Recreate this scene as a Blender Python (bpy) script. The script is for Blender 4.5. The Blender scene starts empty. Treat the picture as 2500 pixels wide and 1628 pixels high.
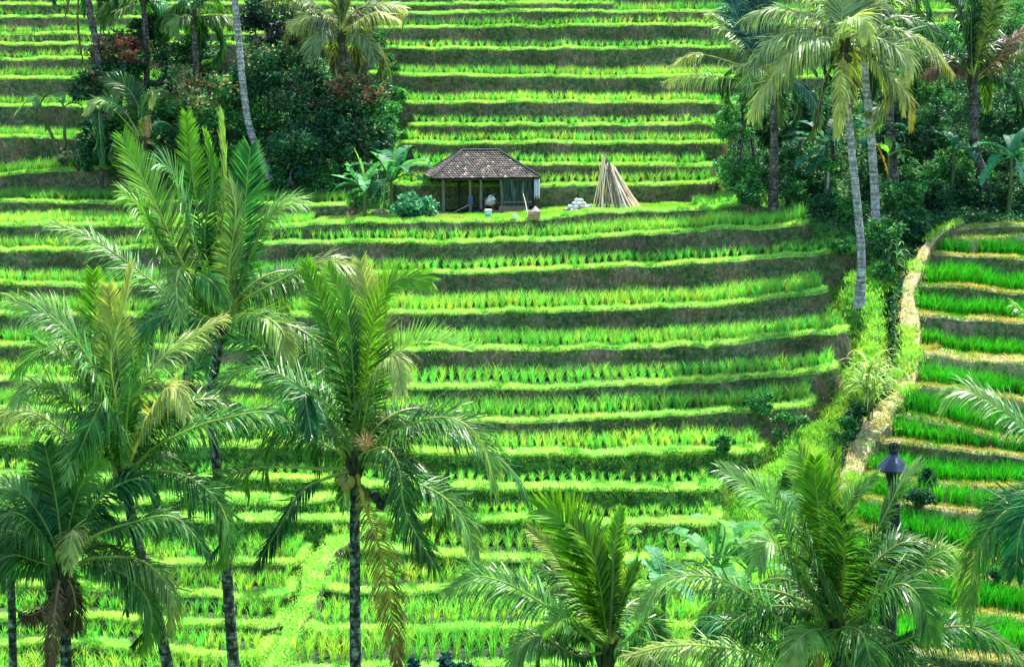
import bpy, math, random
import numpy as np
from mathutils import Vector, Matrix
from mathutils.bvhtree import BVHTree

random.seed(7)
R = np.random.RandomState(11)
SC = bpy.context.scene
COL = SC.collection
PI = math.pi

# ------------------------------------------------------------------ camera
F = 3965.0                       # focal length in photo pixels (photo 2500 x 1628)
PITCH = math.radians(9.2)
cs, sn = math.cos(PITCH), math.sin(PITCH)
cam_d = bpy.data.cameras.new('camera')
cam = bpy.data.objects.new('camera', cam_d)
COL.objects.link(cam)
cam.location = (0, 0, 0)
cam.rotation_euler = (PI/2 - PITCH, 0, 0)
cam_d.sensor_width = 36
cam_d.lens = 36*F/2500
cam_d.clip_start = 0.5
cam_d.clip_end = 2000
SC.camera = cam

def ray(px, py):
    u = (px-1250)/F; v = (814-py)/F
    return u, cs+v*sn, -sn+v*cs
def at(px, py, D):
    """point seen at photo position px,py lying D metres away (ground distance)"""
    a, b, c = ray(px, py)
    s = D/b
    return np.array([a*s, D, c*s])
def pxm(D):
    return F/D

# ------------------------------------------------------------------ the lie of the hill
_DY = [-900, -400, 0, 450, 500, 540, 1107, 1628, 1740, 1900, 2200, 3000]
_DD = [135, 116, 100, 83, 79.6, 76, 58.5, 45.5, 43, 39.5, 34, 26]
def hillD(x, y):
    dev = np.interp(x, [-400, 0, 700, 1250, 1700, 2050, 2500, 2900], [8, 5, 5, 0, -18, -45, -60, -70])
    w = np.interp(y, [380, 520, 950, 1120], [0, 1, 1, 0])
    return np.interp(y-0.5*dev*w, _DY, _DD)
def lip(x, y):
    return at(x, y, float(hillD(x, y)))
def bank(x, y):
    """0 under the paddies, 1 on the grassy banks where the steps run out, -1 in the ditch beside the path"""
    xe = np.interp(y, [130, 140, 188, 205, 250, 450, 470, 505, 530, 547, 570, 612, 640, 712, 740, 808, 830, 900, 935, 985, 1030, 1100, 1130, 1192, 1364, 1432, 1524, 1628],
                   [2600, 2130, 2130, 1840, 1820, 1755, 1800, 1930, 1930, 1985, 2080, 2095, 2032, 2032, 2080, 2080, 2060, 2060, 2010, 1995, 1880, 1880, 1780, 1775, 1790, 1830, 1900, 2000])
    b = np.clip((x-xe-5)/45, 0, 1)
    if y < 150: b = 0
    xl = np.interp(y, [100, 180, 250, 450], [760, 900, 965, 975])
    xL = np.interp(y, [100, 143, 190, 256, 334, 428, 452], [640, 560, 480, 440, 400, 300, 260])
    if 100 < y < 452: b = max(b, float(np.clip((xl+10-x)/40, 0, 1)*np.clip((x-xL)/60, 0, 1)))
    xp = np.interp(y, [540, 625, 690, 830, 900, 960, 1020, 1080, 1150, 1300, 1400, 1660], [2345, 2250, 2222, 2225, 2222, 2200, 2150, 2110, 2085, 2020, 1990, 1980])
    if y > 540:
        b = b*np.clip((xp+10-x)/30, 0, 1)
        dd = abs(x-(xp-38))
        b = b-2.0*np.exp(-(dd/22)**2)
    return float(b)
def step(y):
    return float(np.interp(y, [0, 440, 460, 560, 1000, 1107, 1300, 1628, 2200], [1.25, 1.25, 1.45, 1.4, 1.5, 1.3, .95, .85, .4]))

# ------------------------------------------------------------------ mesh helpers
class MB:
    """collects triangles/quads with a colour per vertex and a material slot per face"""
    def __init__(s):
        s.v = []; s.c = []; s.n = 0; s.f = []; s.m = []
    def add(s, v, f, col=(.5, .5, .5), mat=0):
        v = np.asarray(v, dtype=np.float32).reshape(-1, 3)
        f = np.asarray(f, dtype=np.int32)
        c = np.asarray(col, dtype=np.float32)
        if c.ndim == 1: c = np.tile(c, (len(v), 1))
        s.v.append(v); s.c.append(c)
        s.f.append(f+s.n); s.m.append(np.full(len(f), mat, dtype=np.int32) if np.isscalar(mat) else np.asarray(mat, dtype=np.int32))
        s.n += len(v)
    def build(s, name, mats, parent=None, smooth=False):
        me = bpy.data.meshes.new(name)
        V = np.concatenate(s.v); C = np.concatenate(s.c)
        me.vertices.add(len(V)); me.vertices.foreach_set('co', V.ravel())
        loops = np.concatenate([f.ravel() for f in s.f])
        tot = np.concatenate([np.full(len(f), f.shape[1], dtype=np.int32) for f in s.f])
        st = np.zeros(len(tot), dtype=np.int32); st[1:] = np.cumsum(tot)[:-1]
        me.loops.add(len(loops)); me.loops.foreach_set('vertex_index', loops)
        me.polygons.add(len(tot)); me.polygons.foreach_set('loop_start', st)
        try: me.polygons.foreach_set('loop_total', tot)
        except Exception: pass
        if not isinstance(mats, (list, tuple)): mats = [mats]
        for m in mats: me.materials.append(m)
        me.polygons.foreach_set('material_index', np.concatenate(s.m))
        me.polygons.foreach_set('use_smooth', np.full(len(tot), smooth))
        at_ = me.color_attributes.new('col', 'FLOAT_COLOR', 'POINT')
        at_.data.foreach_set('color', np.concatenate([C, np.ones((len(C), 1), np.float32)], 1).ravel())
        me.update(calc_edges=True)
        o = bpy.data.objects.new(name, me)
        COL.objects.link(o)
        if parent is not None:
            o.parent = parent
            if parent.type == 'EMPTY':
                o.matrix_parent_inverse = Matrix.Translation(-Vector(parent.location))
        return o

def box(mb, c, s, col=(.5, .5, .5), mat=0, rot=None, taper=1.0):
    x, y, z = s[0]/2, s[1]/2, s[2]/2
    v = np.array([[-x, -y, -z], [x, -y, -z], [x, y, -z], [-x, y, -z], [-x*taper, -y*taper, z], [x*taper, -y*taper, z], [x*taper, y*taper, z], [-x*taper, y*taper, z]])
    if rot is not None: v = v @ np.array(rot).T
    f = [[0, 3, 2, 1], [4, 5, 6, 7], [0, 1, 5, 4], [1, 2, 6, 5], [2, 3, 7, 6], [3, 0, 4, 7]]
    mb.add(v+np.array(c), f, col, mat)

def tube(mb, P, rad, n=8, col=(.5, .5, .5), mat=0, cap=True):
    P = np.asarray(P, float); m = len(P)
    rad = np.broadcast_to(np.asarray(rad, float), (m,))
    T = np.gradient(P, axis=0); T /= np.linalg.norm(T, axis=1)[:, None]+1e-9
    ref = np.array([0, 1, 0]) if abs(T[0][1]) < .8 else np.array([1, 0, 0])
    A = np.cross(T, ref); A /= np.linalg.norm(A, axis=1)[:, None]+1e-9
    B = np.cross(T, A)
    an = np.linspace(0, 2*PI, n, endpoint=False)
    V = P[:, None, :]+rad[:, None, None]*(np.cos(an)[None, :, None]*A[:, None, :]+np.sin(an)[None, :, None]*B[:, None, :])
    i = np.arange(m-1)[:, None]*n; j = np.arange(n)[None, :]; k = (j+1) % n
    f = np.stack([i+j, i+k, i+n+k, i+n+j], -1).reshape(-1, 4)
    c = np.asarray(col, float)
    if c.ndim == 2: c = np.repeat(c, n, axis=0)
    base = mb.n
    mb.add(V.reshape(-1, 3), f, c, mat)
    if cap:
        cc = c[0] if c.ndim == 2 else c
        for e, q in ((0, P[0]), (m-1, P[-1])):
            ring = V[e]
            vv = np.vstack([ring, q[None]])
            ff = [[a, (a+1) % n, n] for a in range(n)] if e else [[(a+1) % n, a, n] for a in range(n)]
            mb.add(vv, ff, cc, mat)

def spline(pts, n):
    """smooth curve through the points, evenly spaced"""
    P = np.asarray(pts, float)
    if len(P) == 2:
        t = np.linspace(0, 1, n)[:, None]
        return P[0]*(1-t)+P[1]*t
    Q = np.vstack([2*P[0]-P[1], P, 2*P[-1]-P[-2]])
    out = []
    for i in range(1, len(Q)-2):
        t = np.linspace(0, 1, 16, endpoint=False)[:, None]
        a, b, c, d = Q[i-1], Q[i], Q[i+1], Q[i+2]
        out.append(.5*((2*b)+(-a+c)*t+(2*a-5*b+4*c-d)*t**2+(-a+3*b-3*c+d)*t**3))
    out.append(P[-1:])
    C = np.vstack(out)
    L = np.r_[0, np.cumsum(np.linalg.norm(np.diff(C, axis=0), axis=1))]
    s = np.linspace(0, L[-1], n)
    return np.stack([np.interp(s, L, C[:, k]) for k in range(3)], 1)

def tag(o, label=None, cat=None, group=None, kind=None):
    if label: o['label'] = label
    if cat: o['category'] = cat
    if group: o['group'] = group
    if kind: o['kind'] = kind
    return o
def empty(name, loc, label, cat, group=None):
    o = bpy.data.objects.new(name, None); COL.objects.link(o)
    o.location = Vector([float(v) for v in loc]); o.empty_display_size = .3
    return tag(o, label, cat, group)

# ------------------------------------------------------------------ smooth value noise (numpy)
def vnoise(x, y, seed=0):
    x = np.asarray(x, float); y = np.asarray(y, float)
    xi = np.floor(x).astype(int); yi = np.floor(y).astype(int)
    xf = x-xi; yf = y-yi
    def h(a, b):
        v = np.sin(a*127.1+b*311.7+seed*74.7)*43758.5453
        return v-np.floor(v)
    u = xf*xf*(3-2*xf); w = yf*yf*(3-2*yf)
    return (h(xi, yi)*(1-u)+h(xi+1, yi)*u)*(1-w)+(h(xi, yi+1)*(1-u)+h(xi+1, yi+1)*u)*w
def fnoise(x, y, seed=0):
    return (vnoise(x, y, seed)+.5*vnoise(x*2.1, y*2.1, seed+1)+.25*vnoise(x*4.3, y*4.3, seed+2))/1.75-.5

# ------------------------------------------------------------------ materials
def _mat(name):
    m = bpy.data.materials.new(name); m.use_nodes = True
    nt = m.node_tree; nt.nodes.clear()
    return m, nt, nt.nodes, nt.links
def _mix(N, L, a, b, fac, blend='MIX'):
    n = N.new('ShaderNodeMix'); n.data_type = 'RGBA'; n.blend_type = blend
    for sock, v in ((n.inputs[0], fac), (n.inputs[6], a), (n.inputs[7], b)):
        if hasattr(v, 'is_linked'): L.new(v, sock)
        elif isinstance(v, (int, float)): sock.default_value = v
        else: sock.default_value = (*v, 1) if len(v) == 3 else v
    return n.outputs[2]
def _noise(N, L, scale, detail=4, rough=.6, vec=None, dist=0):
    n = N.new('ShaderNodeTexNoise'); n.inputs['Scale'].default_value = scale
    n.inputs['Detail'].default_value = detail; n.inputs['Roughness'].default_value = rough
    n.inputs['Distortion'].default_value = dist
    if vec is not None: L.new(vec, n.inputs['Vector'])
    return n.outputs['Fac']
def _ramp(N, L, fac, stops):
    r = N.new('ShaderNodeValToRGB')
    e = r.color_ramp.elements
    while len(e) > 1: e.remove(e[0])
    e[0].position = stops[0][0]; e[0].color = (*stops[0][1], 1)
    for p, c in stops[1:]:
        k = e.new(p); k.color = (*c, 1)
    L.new(fac, r.inputs[0])
    return r.outputs[0]
def _pos(N, L, scale=(1, 1, 1)):
    g = N.new('ShaderNodeTexCoord'); mp = N.new('ShaderNodeMapping')
    mp.inputs['Scale'].default_value = scale
    L.new(g.outputs['Object'], mp.inputs['Vector'])
    return mp.outputs[0]

def leaf_mat(name, rough=.45, spec=.5, trans=.35, tcol=(1.25, 1.35, .6), gain=1.0):
    """foliage: colour from the mesh, glossy skin, light shining through"""
    m, nt, N, L = _mat(name)
    out = N.new('ShaderNodeOutputMaterial')
    a = N.new('ShaderNodeAttribute'); a.attribute_name = 'col'
    p = N.new('ShaderNodeBsdfPrincipled')
    nz = _noise(N, L, 6, 2)
    c = _mix(N, L, a.outputs['Color'], _ramp(N, L, nz, [(.3, (.75*gain,)*3), (.7, (1.25*gain,)*3)]), 1.0, 'MULTIPLY')
    L.new(c, p.inputs['Base Color'])
    p.inputs['Roughness'].default_value = rough
    p.inputs['Specular IOR Level'].default_value = spec
    t = N.new('ShaderNodeBsdfTranslucent')
    L.new(_mix(N, L, c, tcol, 1.0, 'MULTIPLY'), t.inputs['Color'])
    mx = N.new('ShaderNodeMixShader'); mx.inputs[0].default_value = trans
    L.new(p.outputs[0], mx.inputs[1]); L.new(t.outputs[0], mx.inputs[2])
    L.new(mx.outputs[0], out.inputs[0])
    return m
def surf_mat(name, stops, scale=3, bump=.3, bscale=12, rough=.9, spec=.2, attr=False, stretch=(1, 1, 1), detail=6, bdist=.05):
    m, nt, N, L = _mat(name)
    out = N.new('ShaderNodeOutputMaterial'); p = N.new('ShaderNodeBsdfPrincipled')
    v = _pos(N, L, stretch)
    c = _ramp(N, L, _noise(N, L, scale, detail, .65, v), stops)
    if attr:
        a = N.new('ShaderNodeAttribute'); a.attribute_name = 'col'
        c = _mix(N, L, c, a.outputs['Color'], 1.0, 'MULTIPLY')
    L.new(c, p.inputs['Base Color'])
    p.inputs['Roughness'].default_value = rough; p.inputs['Specular IOR Level'].default_value = spec
    b = N.new('ShaderNodeBump'); b.inputs['Strength'].default_value = bump; b.inputs['Distance'].default_value = bdist
    L.new(_noise(N, L, bscale, 5, .7, v), b.inputs['Height']); L.new(b.outputs[0], p.inputs['Normal'])
    L.new(p.outputs[0], out.inputs[0])
    return m

M = {}
M['rice'] = leaf_mat('rice_leaf', .6, .25, .45, (1.3, 1.2, .5))
M['grass'] = leaf_mat('grass_leaf', .7, .15, .4, (1.3, 1.2, .6))
M['leaf'] = leaf_mat('tree_leaf', .5, .35, .25, (1.2, 1.4, .6))
M['palm'] = leaf_mat('palm_leaf', .38, .28, .32, (2.0, 1.8, .35))
M['banana'] = leaf_mat('banana_leaf', .55, .3, .45, (1.2, 1.3, .6))
M['bund'] = surf_mat('bund_turf', [(.3, (.08, .28, .03)), (.5, (.28, .56, .08)), (.66, (.44, .60, .16)), (.76, (.30, .22, .12))], 2.2, .6, 22)
M['bund_dry'] = surf_mat('dry_bund', [(.34, (.06, .16, .03)), (.45, (.34, .36, .14)), (.56, (.62, .52, .30)), (.7, (.36, .25, .15))], 2.6, 1.0, 11, bdist=.1)
M['mud'] = surf_mat('paddy_mud', [(.3, (.012, .05, .02)), (.55, (.04, .09, .03)), (.75, (.20, .14, .09))], 1.8, .4, 9, .85, .15)
# earth face of the steps: dark mossy soil with bare reddish patches
def riser_mat():
    m, nt, N, L = _mat('terrace_earth')
    out = N.new('ShaderNodeOutputMaterial'); p = N.new('ShaderNodeBsdfPrincipled')
    v = _pos(N, L, (1, 1, 1)); vs = _pos(N, L, (1.5, 1.5, .5))
    moss = _ramp(N, L, _noise(N, L, 4.5, 8, .75, v), [(.34, (.014, .048, .026)), (.47, (.07, .12, .055)), (.58, (.17, .23, .09)), (.7, (.40, .36, .20))])
    earth = _ramp(N, L, _noise(N, L, 5, 8, .75, vs), [(.32, (.06, .045, .03)), (.52, (.27, .18, .12)), (.72, (.6, .42, .32))])
    fac = _ramp(N, L, _noise(N, L, .7, 7, .68, v, .6), [(.48, (.05, .05, .05)), (.6, (.9, .9, .9))])
    a = N.new('ShaderNodeAttribute'); a.attribute_name = 'col'
    L.new(_mix(N, L, _mix(N, L, moss, earth, fac), a.outputs['Color'], 1.0, 'MULTIPLY'), p.inputs['Base Color'])
    p.inputs['Roughness'].default_value = .95; p.inputs['Specular IOR Level'].default_value = .1
    b = N.new('ShaderNodeBump'); b.inputs['Strength'].default_value = .9; b.inputs['Distance'].default_value = .12
    L.new(_noise(N, L, 9, 6, .75, v), b.inputs['Height']); L.new(b.outputs[0], p.inputs['Normal'])
    L.new(p.outputs[0], out.inputs[0])
    return m
M['riser'] = riser_mat()
M['riser_green'] = surf_mat('grassy_step_face', [(.34, (.012, .06, .02)), (.5, (.06, .20, .04)), (.64, (.18, .40, .07)), (.78, (.26, .24, .12))], 4, .9, 9, .95, .1, detail=8, bdist=.12)
M['hill'] = surf_mat('hillside_grass', [(.3, (.012, .06, .02)), (.5, (.05, .19, .03)), (.68, (.14, .34, .05)), (.85, (.28, .34, .10))], .9, .8, 10, bdist=.15)
M['yard'] = surf_mat('trodden_earth', [(.3, (.10, .20, .04)), (.5, (.24, .26, .09)), (.75, (.34, .24, .15))], 1.5, .6, 14)
# ------------------------------------------------------------------ terraces
ROWS = []
def curve2(pts, x0, x1, step_px=9):
    pts = sorted(pts)
    X = np.array([p[0] for p in pts], float); Y = np.array([p[1] for p in pts], float)
    xs = np.linspace(x0, x1, max(6, int(abs(x1-x0)/step_px)))
    ys = np.interp(xs, X, Y)
    k = 9; pad = np.r_[np.full(k, ys[0]), ys, np.full(k, ys[-1])]
    ys = np.convolve(pad, np.ones(2*k+1)/(2*k+1), 'valid')
    return xs, ys
def row(pts, x0, x1, B=5.0, ends=(0, 0), bw=.42, wob=.15, style='wet', rice=.45, dens=1.0, riser='riser', skip_rice=False, tone=1.0):
    """one paddy step: its earth face, its turf bund and the flat bed behind"""
    xs, ys = curve2(pts, x0, x1)
    E = np.array([lip(x, y) for x, y in zip(xs, ys)])
    sd = len(ROWS)*3.7
    E[:, 1] += wob*(2.6*fnoise(E[:, 0]*.45, np.full(len(E), sd))+1.3*fnoise(E[:, 0]*1.9, np.full(len(E), sd+9)))
    E[:, 2] += .20*fnoise(E[:, 0]*.6, np.full(len(E), sd+50))+.12*fnoise(E[:, 0]*2.3, np.full(len(E), sd+70))
    for side, r in ((0, ends[0]), (1, ends[1])):
        if r <= 0: continue
        xe = E[0, 0] if side == 0 else E[-1, 0]
        d = np.abs(E[:, 0]-xe)
        q = np.clip(1-d/r, 0, 1)
        E[:, 1] += r*(1-np.sqrt(np.clip(1-q*q, 0, 1)))
        n = 10
        tail = np.repeat(E[:1] if side == 0 else E[-1:], n, 0)
        yy = np.linspace(tail[0, 1]+.15, tail[0, 1]+B-r, n)
        tail[:, 1] = yy
        tail[:, 0] += .12*fnoise(yy*1.3, np.full(n, sd))
        E = np.vstack([tail[::-1], E]) if side == 0 else np.vstack([E, tail])
    m = len(E)
    T = np.gradient(E[:, :2], axis=0); T /= np.linalg.norm(T, axis=1)[:, None]+1e-9
    k = 3
    Tp = np.vstack([np.repeat(T[:1], k, 0), T, np.repeat(T[-1:], k, 0)])
    T = np.stack([np.convolve(Tp[:, a], np.ones(2*k+1)/(2*k+1), 'valid') for a in (0, 1)], 1)
    T /= np.linalg.norm(T, axis=1)[:, None]+1e-9
    Nn = np.stack([T[:, 1], -T[:, 0]], 1)
    s = np.r_[0, np.cumsum(np.linalg.norm(np.diff(E, axis=0), axis=1))]
    prof = [(.55, -3.0), (.34, -1.6), (.30, -1.3), (.27, -1.05), (.23, -.82), (.20, -.6), (.15, -.4), (.12, -.24), (.10, -.1), (.03, -.02), (-.10, .02), (-bw, .0), (-bw-.12, -.13)]
    V = np.zeros((m, len(prof)+1, 3))
    for j, (o, z) in enumerate(prof):
        amp = .17 if 0 < j < 8 else (.06 if j < 11 else .16)
        oo = o+amp*2*fnoise(s*1.1+sd, np.full(m, z*1.6+sd))+.05*fnoise(s*4+sd, np.full(m, z*5))
        V[:, j, :2] = E[:, :2]+Nn*oo[:, None]
        V[:, j, 2] = E[:, 2]+z+(.05*fnoise(s*2.5, np.full(m, j*1.7+sd)) if 8 <= j < 12 else 0)
    V[:, -1, 0] = V[:, -2, 0]; V[:, -1, 1] = np.max(E[:, 1])+.0 if False else E[:, 1]+B
    if ends[0] > 0 or ends[1] > 0:
        V[:, -1, 1] = np.minimum(V[:, -1, 1], np.median(E[:, 1])+B+.0)
        V[:, -1, 1] = np.maximum(V[:, -1, 1], V[:, -2, 1]+.01)
    V[:, -1, 2] = V[:, -2, 2]
    w = len(prof)+1
    i = np.arange(m-1)[:, None]*w; j = np.arange(w-1)[None, :]
    f = np.stack([i+j, i+w+j, i+w+j+1, i+j+1], -1).reshape(-1, 4)
    mat = np.tile(np.array([0]*8+[1]*4+[2]), m-1)
    tint = .55+1.0*(fnoise(s*.5+sd, np.full(m, sd))+.5)
    Ccol = np.repeat(np.stack([tint]*3, 1)[:, None, :], w, 1).reshape(-1, 3)
    mb = MB(); mb.add(V.reshape(-1, 3), f, Ccol, mat)
    o = mb.build('rice_terrace' if not skip_rice else 'terrace', [M[riser], M['bund_dry' if style == 'dry' else 'bund'], M['mud']], smooth=True)
    tag(o, kind='structure')
    ROWS.append(dict(E=E, N=Nn, s=s, obj=o, B=B, bw=bw, style=style, rice=rice, dens=dens, skip=skip_rice, tone=tone, V=V, sd=sd, green=(riser == 'riser_green')))
    return ROWS[-1]

W0, W1 = -420, 2930
# upper centre, above the hut
for y in (-330, -280, -230, -180, -130, -85, -40): row([(0, y)], W0, W1, B=4.2, rice=.42, skip_rice=(y < -50))
row([(930, 10), (1700, 6), (2500, 4)], -420, 1500, B=3.5)
U = [
 ([(900, 29), (1120, 33), (1180, 27), (1260, 25), (1500, 28), (1640, 26), (2500, 24)], 700, 2930, (1.5, 0)),
 ([(900, 66), (1300, 64), (1700, 60), (2500, 58)], 700, 2930, (1.5, 0)),
 ([(900, 114), (950, 116), (1300, 118), (1700, 114), (2400, 112)], 790, 2930, (1.5, 0)),
 ([(900, 181), (1150, 184), (1500, 186), (1760, 188), (2100, 186)], 900, 2130, (1, 1.5)),
 ([(950, 247), (1500, 248), (1840, 252)], 960, 1830, (1, 1.2)),
 ([(950, 303), (1790, 304)], 1000, 1790, (1, 1.2)),
 ([(950, 349), (1300, 350), (1360, 345), (1500, 346), (1570, 350), (1780, 348)], 985, 1775, (1, 1.1)),
 ([(950, 399), (1780, 403)], 1000, 1745, (1, 1.0)),
 ([(950, 448), (1320, 452), (1760, 446)], 960, 1760, (1, 1.0)),
]
for pts, a, b, e in U: row(pts, a, b, B=4.0, ends=e, rice=.74, bw=.5, riser='riser')
# upper left
Lr = [([(0, 41), (560, 42)], 700), ([(0, 81), (560, 80)], 640), ([(0, 107), (560, 106)], 600), ([(0, 143), (200, 143)], 520), ([(0, 190), (200, 189)], 450),
      ([(0, 256), (200, 258)], 420), ([(0, 334), (200, 336)], 380), ([(0, 428), (60, 424), (130, 412)], 300), ([(0, 491), (300, 493), (560, 496), (760, 500)], 860)]
for k, (pts, b) in enumerate(Lr): row(pts, -420, b, B=4.4, ends=(0, 1.0), rice=.72, tone=.9 if k < 7 else .72)  # rice of the last two rows darkened, painting in the grove's shade
# plateau of the hut; its bed is yard, not rice
HUT = row([(-420, 548), (300, 548), (640, 556), (780, 545), (850, 541), (1071, 542), (1187, 538), (1330, 540), (1352, 534), (1390, 521), (1458, 515), (1574, 511), (1650, 515), (1715, 513), (1745, 499), (1850, 497), (1930, 506)], -420, 1925, B=9.0, ends=(0, 1.5), rice=.62, bw=.5)
HUT['yard'] = True; HUT['obj'].data.materials[2] = M['yard']
# the long curved steps below
Mr = [
 ([(-420, 610), (0, 608), (300, 604), (716, 590), (1000, 590), (1187, 588), (1380, 581), (1574, 572), (1790, 557), (1960, 547), (2050, 547)], 1985, (0, 1.2)),
 ([(-420, 684), (0, 686), (200, 700), (460, 688), (681, 670), (1032, 665), (1187, 662), (1342, 656), (1497, 649), (1600, 645), (1790, 634), (1950, 622), (2090, 611)], 2100, (0, 1.2)),
 ([(-420, 767), (0, 767), (700, 768), (990, 763), (1187, 759), (1400, 756), (1574, 750), (1755, 742), (1870, 728), (1987, 713), (2030, 711)], 2030, (0, 1.2)),
 ([(-420, 839), (0, 839), (700, 852), (1140, 854), (1342, 850), (1535, 848), (1680, 841), (1755, 837), (1870, 822), (1930, 815), (2070, 808)], 2080, (0, 1.2)),
 ([(-420, 922), (0, 922), (700, 940), (1040, 945), (1380, 944), (1574, 936), (1700, 927), (1800, 919), (1950, 909), (2050, 897)], 2060, (0, 1.5)),
 ([(-420, 995), (0, 998), (700, 1020), (1187, 1026), (1380, 1023), (1574, 1012), (1700, 1005), (1840, 1001), (1940, 990), (2010, 976)], 2000, (0, 1.2)),
 ([(-420, 1070), (400, 1080), (900, 1095), (1240, 1107), (1860, 1105)], 1880, (0, 1.5)),
]
for k, (pts, b, e) in enumerate(Mr): row(pts, -420, b, B=5.2, ends=e, rice=.74, bw=.46 if k < 6 else .7, riser='riser' if k < 6 else 'riser_green')
row([(-420, 1160), (330, 1171), (640, 1165), (850, 1180), (1120, 1192), (1765, 1192)], -420, 1770, B=5.5, ends=(0, 1.2), rice=.5, bw=.75, riser='riser_green')
row([(300, 1222), (560, 1214), (640, 1229), (780, 1224), (840, 1205)], 200, 860, B=5, ends=(0, 1.5), rice=.45, bw=1.1, riser='riser_green')
row([(-420, 1255), (330, 1262), (560, 1268), (760, 1262), (1040, 1270), (1500, 1276), (1700, 1274)], -420, 1775, B=6, ends=(0, 1.2), rice=.52, bw=.7, riser='riser_green')
row([(860, 1335), (940, 1340), (1200, 1363), (1780, 1363)], 790, 1790, B=6, ends=(1.2, 1.2), rice=.6, bw=.6, riser='riser_green')
row([(770, 1440), (1070, 1441), (1400, 1435), (1800, 1430)], 765, 1830, B=6, ends=(1.0, 1.2), rice=.7, bw=.45)
row([(720, 1542), (790, 1534), (1000, 1533), (1300, 1530), (1850, 1524)], 718, 1900, B=6, ends=(1.0, 1.2), rice=.82, bw=.4)
row([(660, 1634), (900, 1628), (1300, 1624), (1900, 1622)], 655, 2000, B=6, ends=(.8, 1.2), rice=.9, bw=.35)
for pts, b in (([(-420, 1373), (740, 1373)], 738), ([(-420, 1420), (0, 1423), (155, 1428), (426, 1444), (580, 1452), (712, 1458)], 714), ([(-420, 1494), (0, 1498), (400, 1515), (680, 1528)], 690),
               ([(-420, 1554), (155, 1568), (350, 1585), (540, 1590), (645, 1602)], 656), ([(-420, 1660), (640, 1668)], 640)):
    row(pts, -420, b, B=6, ends=(0, .8), rice=.62, bw=.4)
row([(-420, 1760), (2930, 1750)], W0, 2930, B=6, skip_rice=True)
row([(-420, 1900), (2930, 1890)], W0, 2930, B=6, skip_rice=True)
# right-hand flight beyond the ditch
Rr = [([(2289, 560), (2400, 550), (2930, 544)], 2300, .6, .75), ([(2360, 580), (2430, 584), (2500, 570), (2930, 566)], 2330, .5, .8), ([(2254, 617), (2374, 622), (2500, 628), (2930, 632)], 2262, .45, .8),
      ([(2204, 690), (2277, 692), (2374, 701), (2500, 716), (2930, 725)], 2222, .5, .95), ([(2185, 763), (2277, 769), (2374, 777), (2500, 785), (2930, 792)], 2215, .8, .95),
      ([(2254, 858), (2335, 875), (2500, 888), (2930, 895)], 2222, 1.6, .7), ([(2258, 941), (2316, 945), (2413, 965), (2500, 984), (2930, 1000)], 2222, .5, .8),
      ([(2177, 1003), (2258, 1019), (2355, 1050), (2500, 1080), (2930, 1100)], 2170, .5, .9), ([(2096, 1069), (2180, 1069), (2258, 1085), (2374, 1100), (2500, 1118), (2930, 1140)], 2110, .5, .9),
      ([(2100, 1150), (2297, 1181), (2500, 1191), (2930, 1200)], 2090, .4, .8), ([(2100, 1215), (2289, 1237), (2374, 1249), (2500, 1266), (2930, 1280)], 2085, .5, .8),
      ([(2000, 1270), (2181, 1307), (2277, 1338), (2400, 1370), (2930, 1390)], 2000, .6, .85), ([(1990, 1380), (2300, 1400), (2500, 1438), (2930, 1450)], 1995, .6, .9),
      ([(1990, 1480), (2930, 1530)], 1990, .5, .9), ([(1990, 1580), (2930, 1640)], 1990, .5, .9)]
for k, (pts, a, bw, rc) in enumerate(Rr): row(pts, a, 2930, B=5.5, riser='bund_dry' if k in (1, 5, 6, 9, 10, 12) else 'riser', ends=(.8, 0), style='dry', bw=bw, rice=rc*1.12, tone=.8, wob=.15, dens=1.25)

# ------------------------------------------------------------------ the hillside under the steps, down to the valley and up to the camera
def hillside():
    xs = np.r_[np.arange(-1500, -100, 50), np.arange(-100, 2700, 14), np.arange(2700, 4000, 60)]; ys = np.r_[np.arange(-900, 1700, 14), np.arange(1700, 3000, 60)]
    V = np.zeros((len(ys), len(xs), 3))
    for a, y in enumerate(ys):
        h = step(y)
        for b, x in enumerate(xs):
            p = lip(x, y); bk = bank(x, y); p[2] -= h*(1-.8*max(bk, 0)) + .05 + .8*max(-bk, 0)
            V[a, b] = p
    n = fnoise(V[..., 0]*.5, V[..., 1]*.5, 5)*.35
    V[..., 2] += n-.12
    last = V[-1].copy(); rows = [V]
    for yy, zz in ((18, -17.5), (10, -9.5), (3, -3.4), (-3, -1.8), (-40, -1.7), (-300, -1.6)):
        r = last.copy(); r[:, 0] = np.linspace(-60-abs(yy), 90+abs(yy), len(xs)) if yy > -50 else np.linspace(-600, 600, len(xs)); r[:, 1] = yy; r[:, 2] = zz
        rows.append(r[None])
    top = V[0].copy(); top[:, 1] += 150; top[:, 0] *= 1.5; top[:, 2] += 10
    top2 = top.copy(); top2[:, 1] += 500; top2[:, 0] *= 3
    V = np.vstack([top2[None], top[None]]+rows)
    a, b = V.shape[:2]
    i = np.arange(a-1)[:, None]*b; j = np.arange(b-1)[None, :]
    f = np.stack([i+j, i+b+j, i+b+j+1, i+j+1], -1).reshape(-1, 4)
    mb = MB(); mb.add(V.reshape(-1, 3), f)
    o = mb.build('hillside', M['hill'], smooth=True)
    return tag(o, kind='structure')
HILL = hillside()

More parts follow.
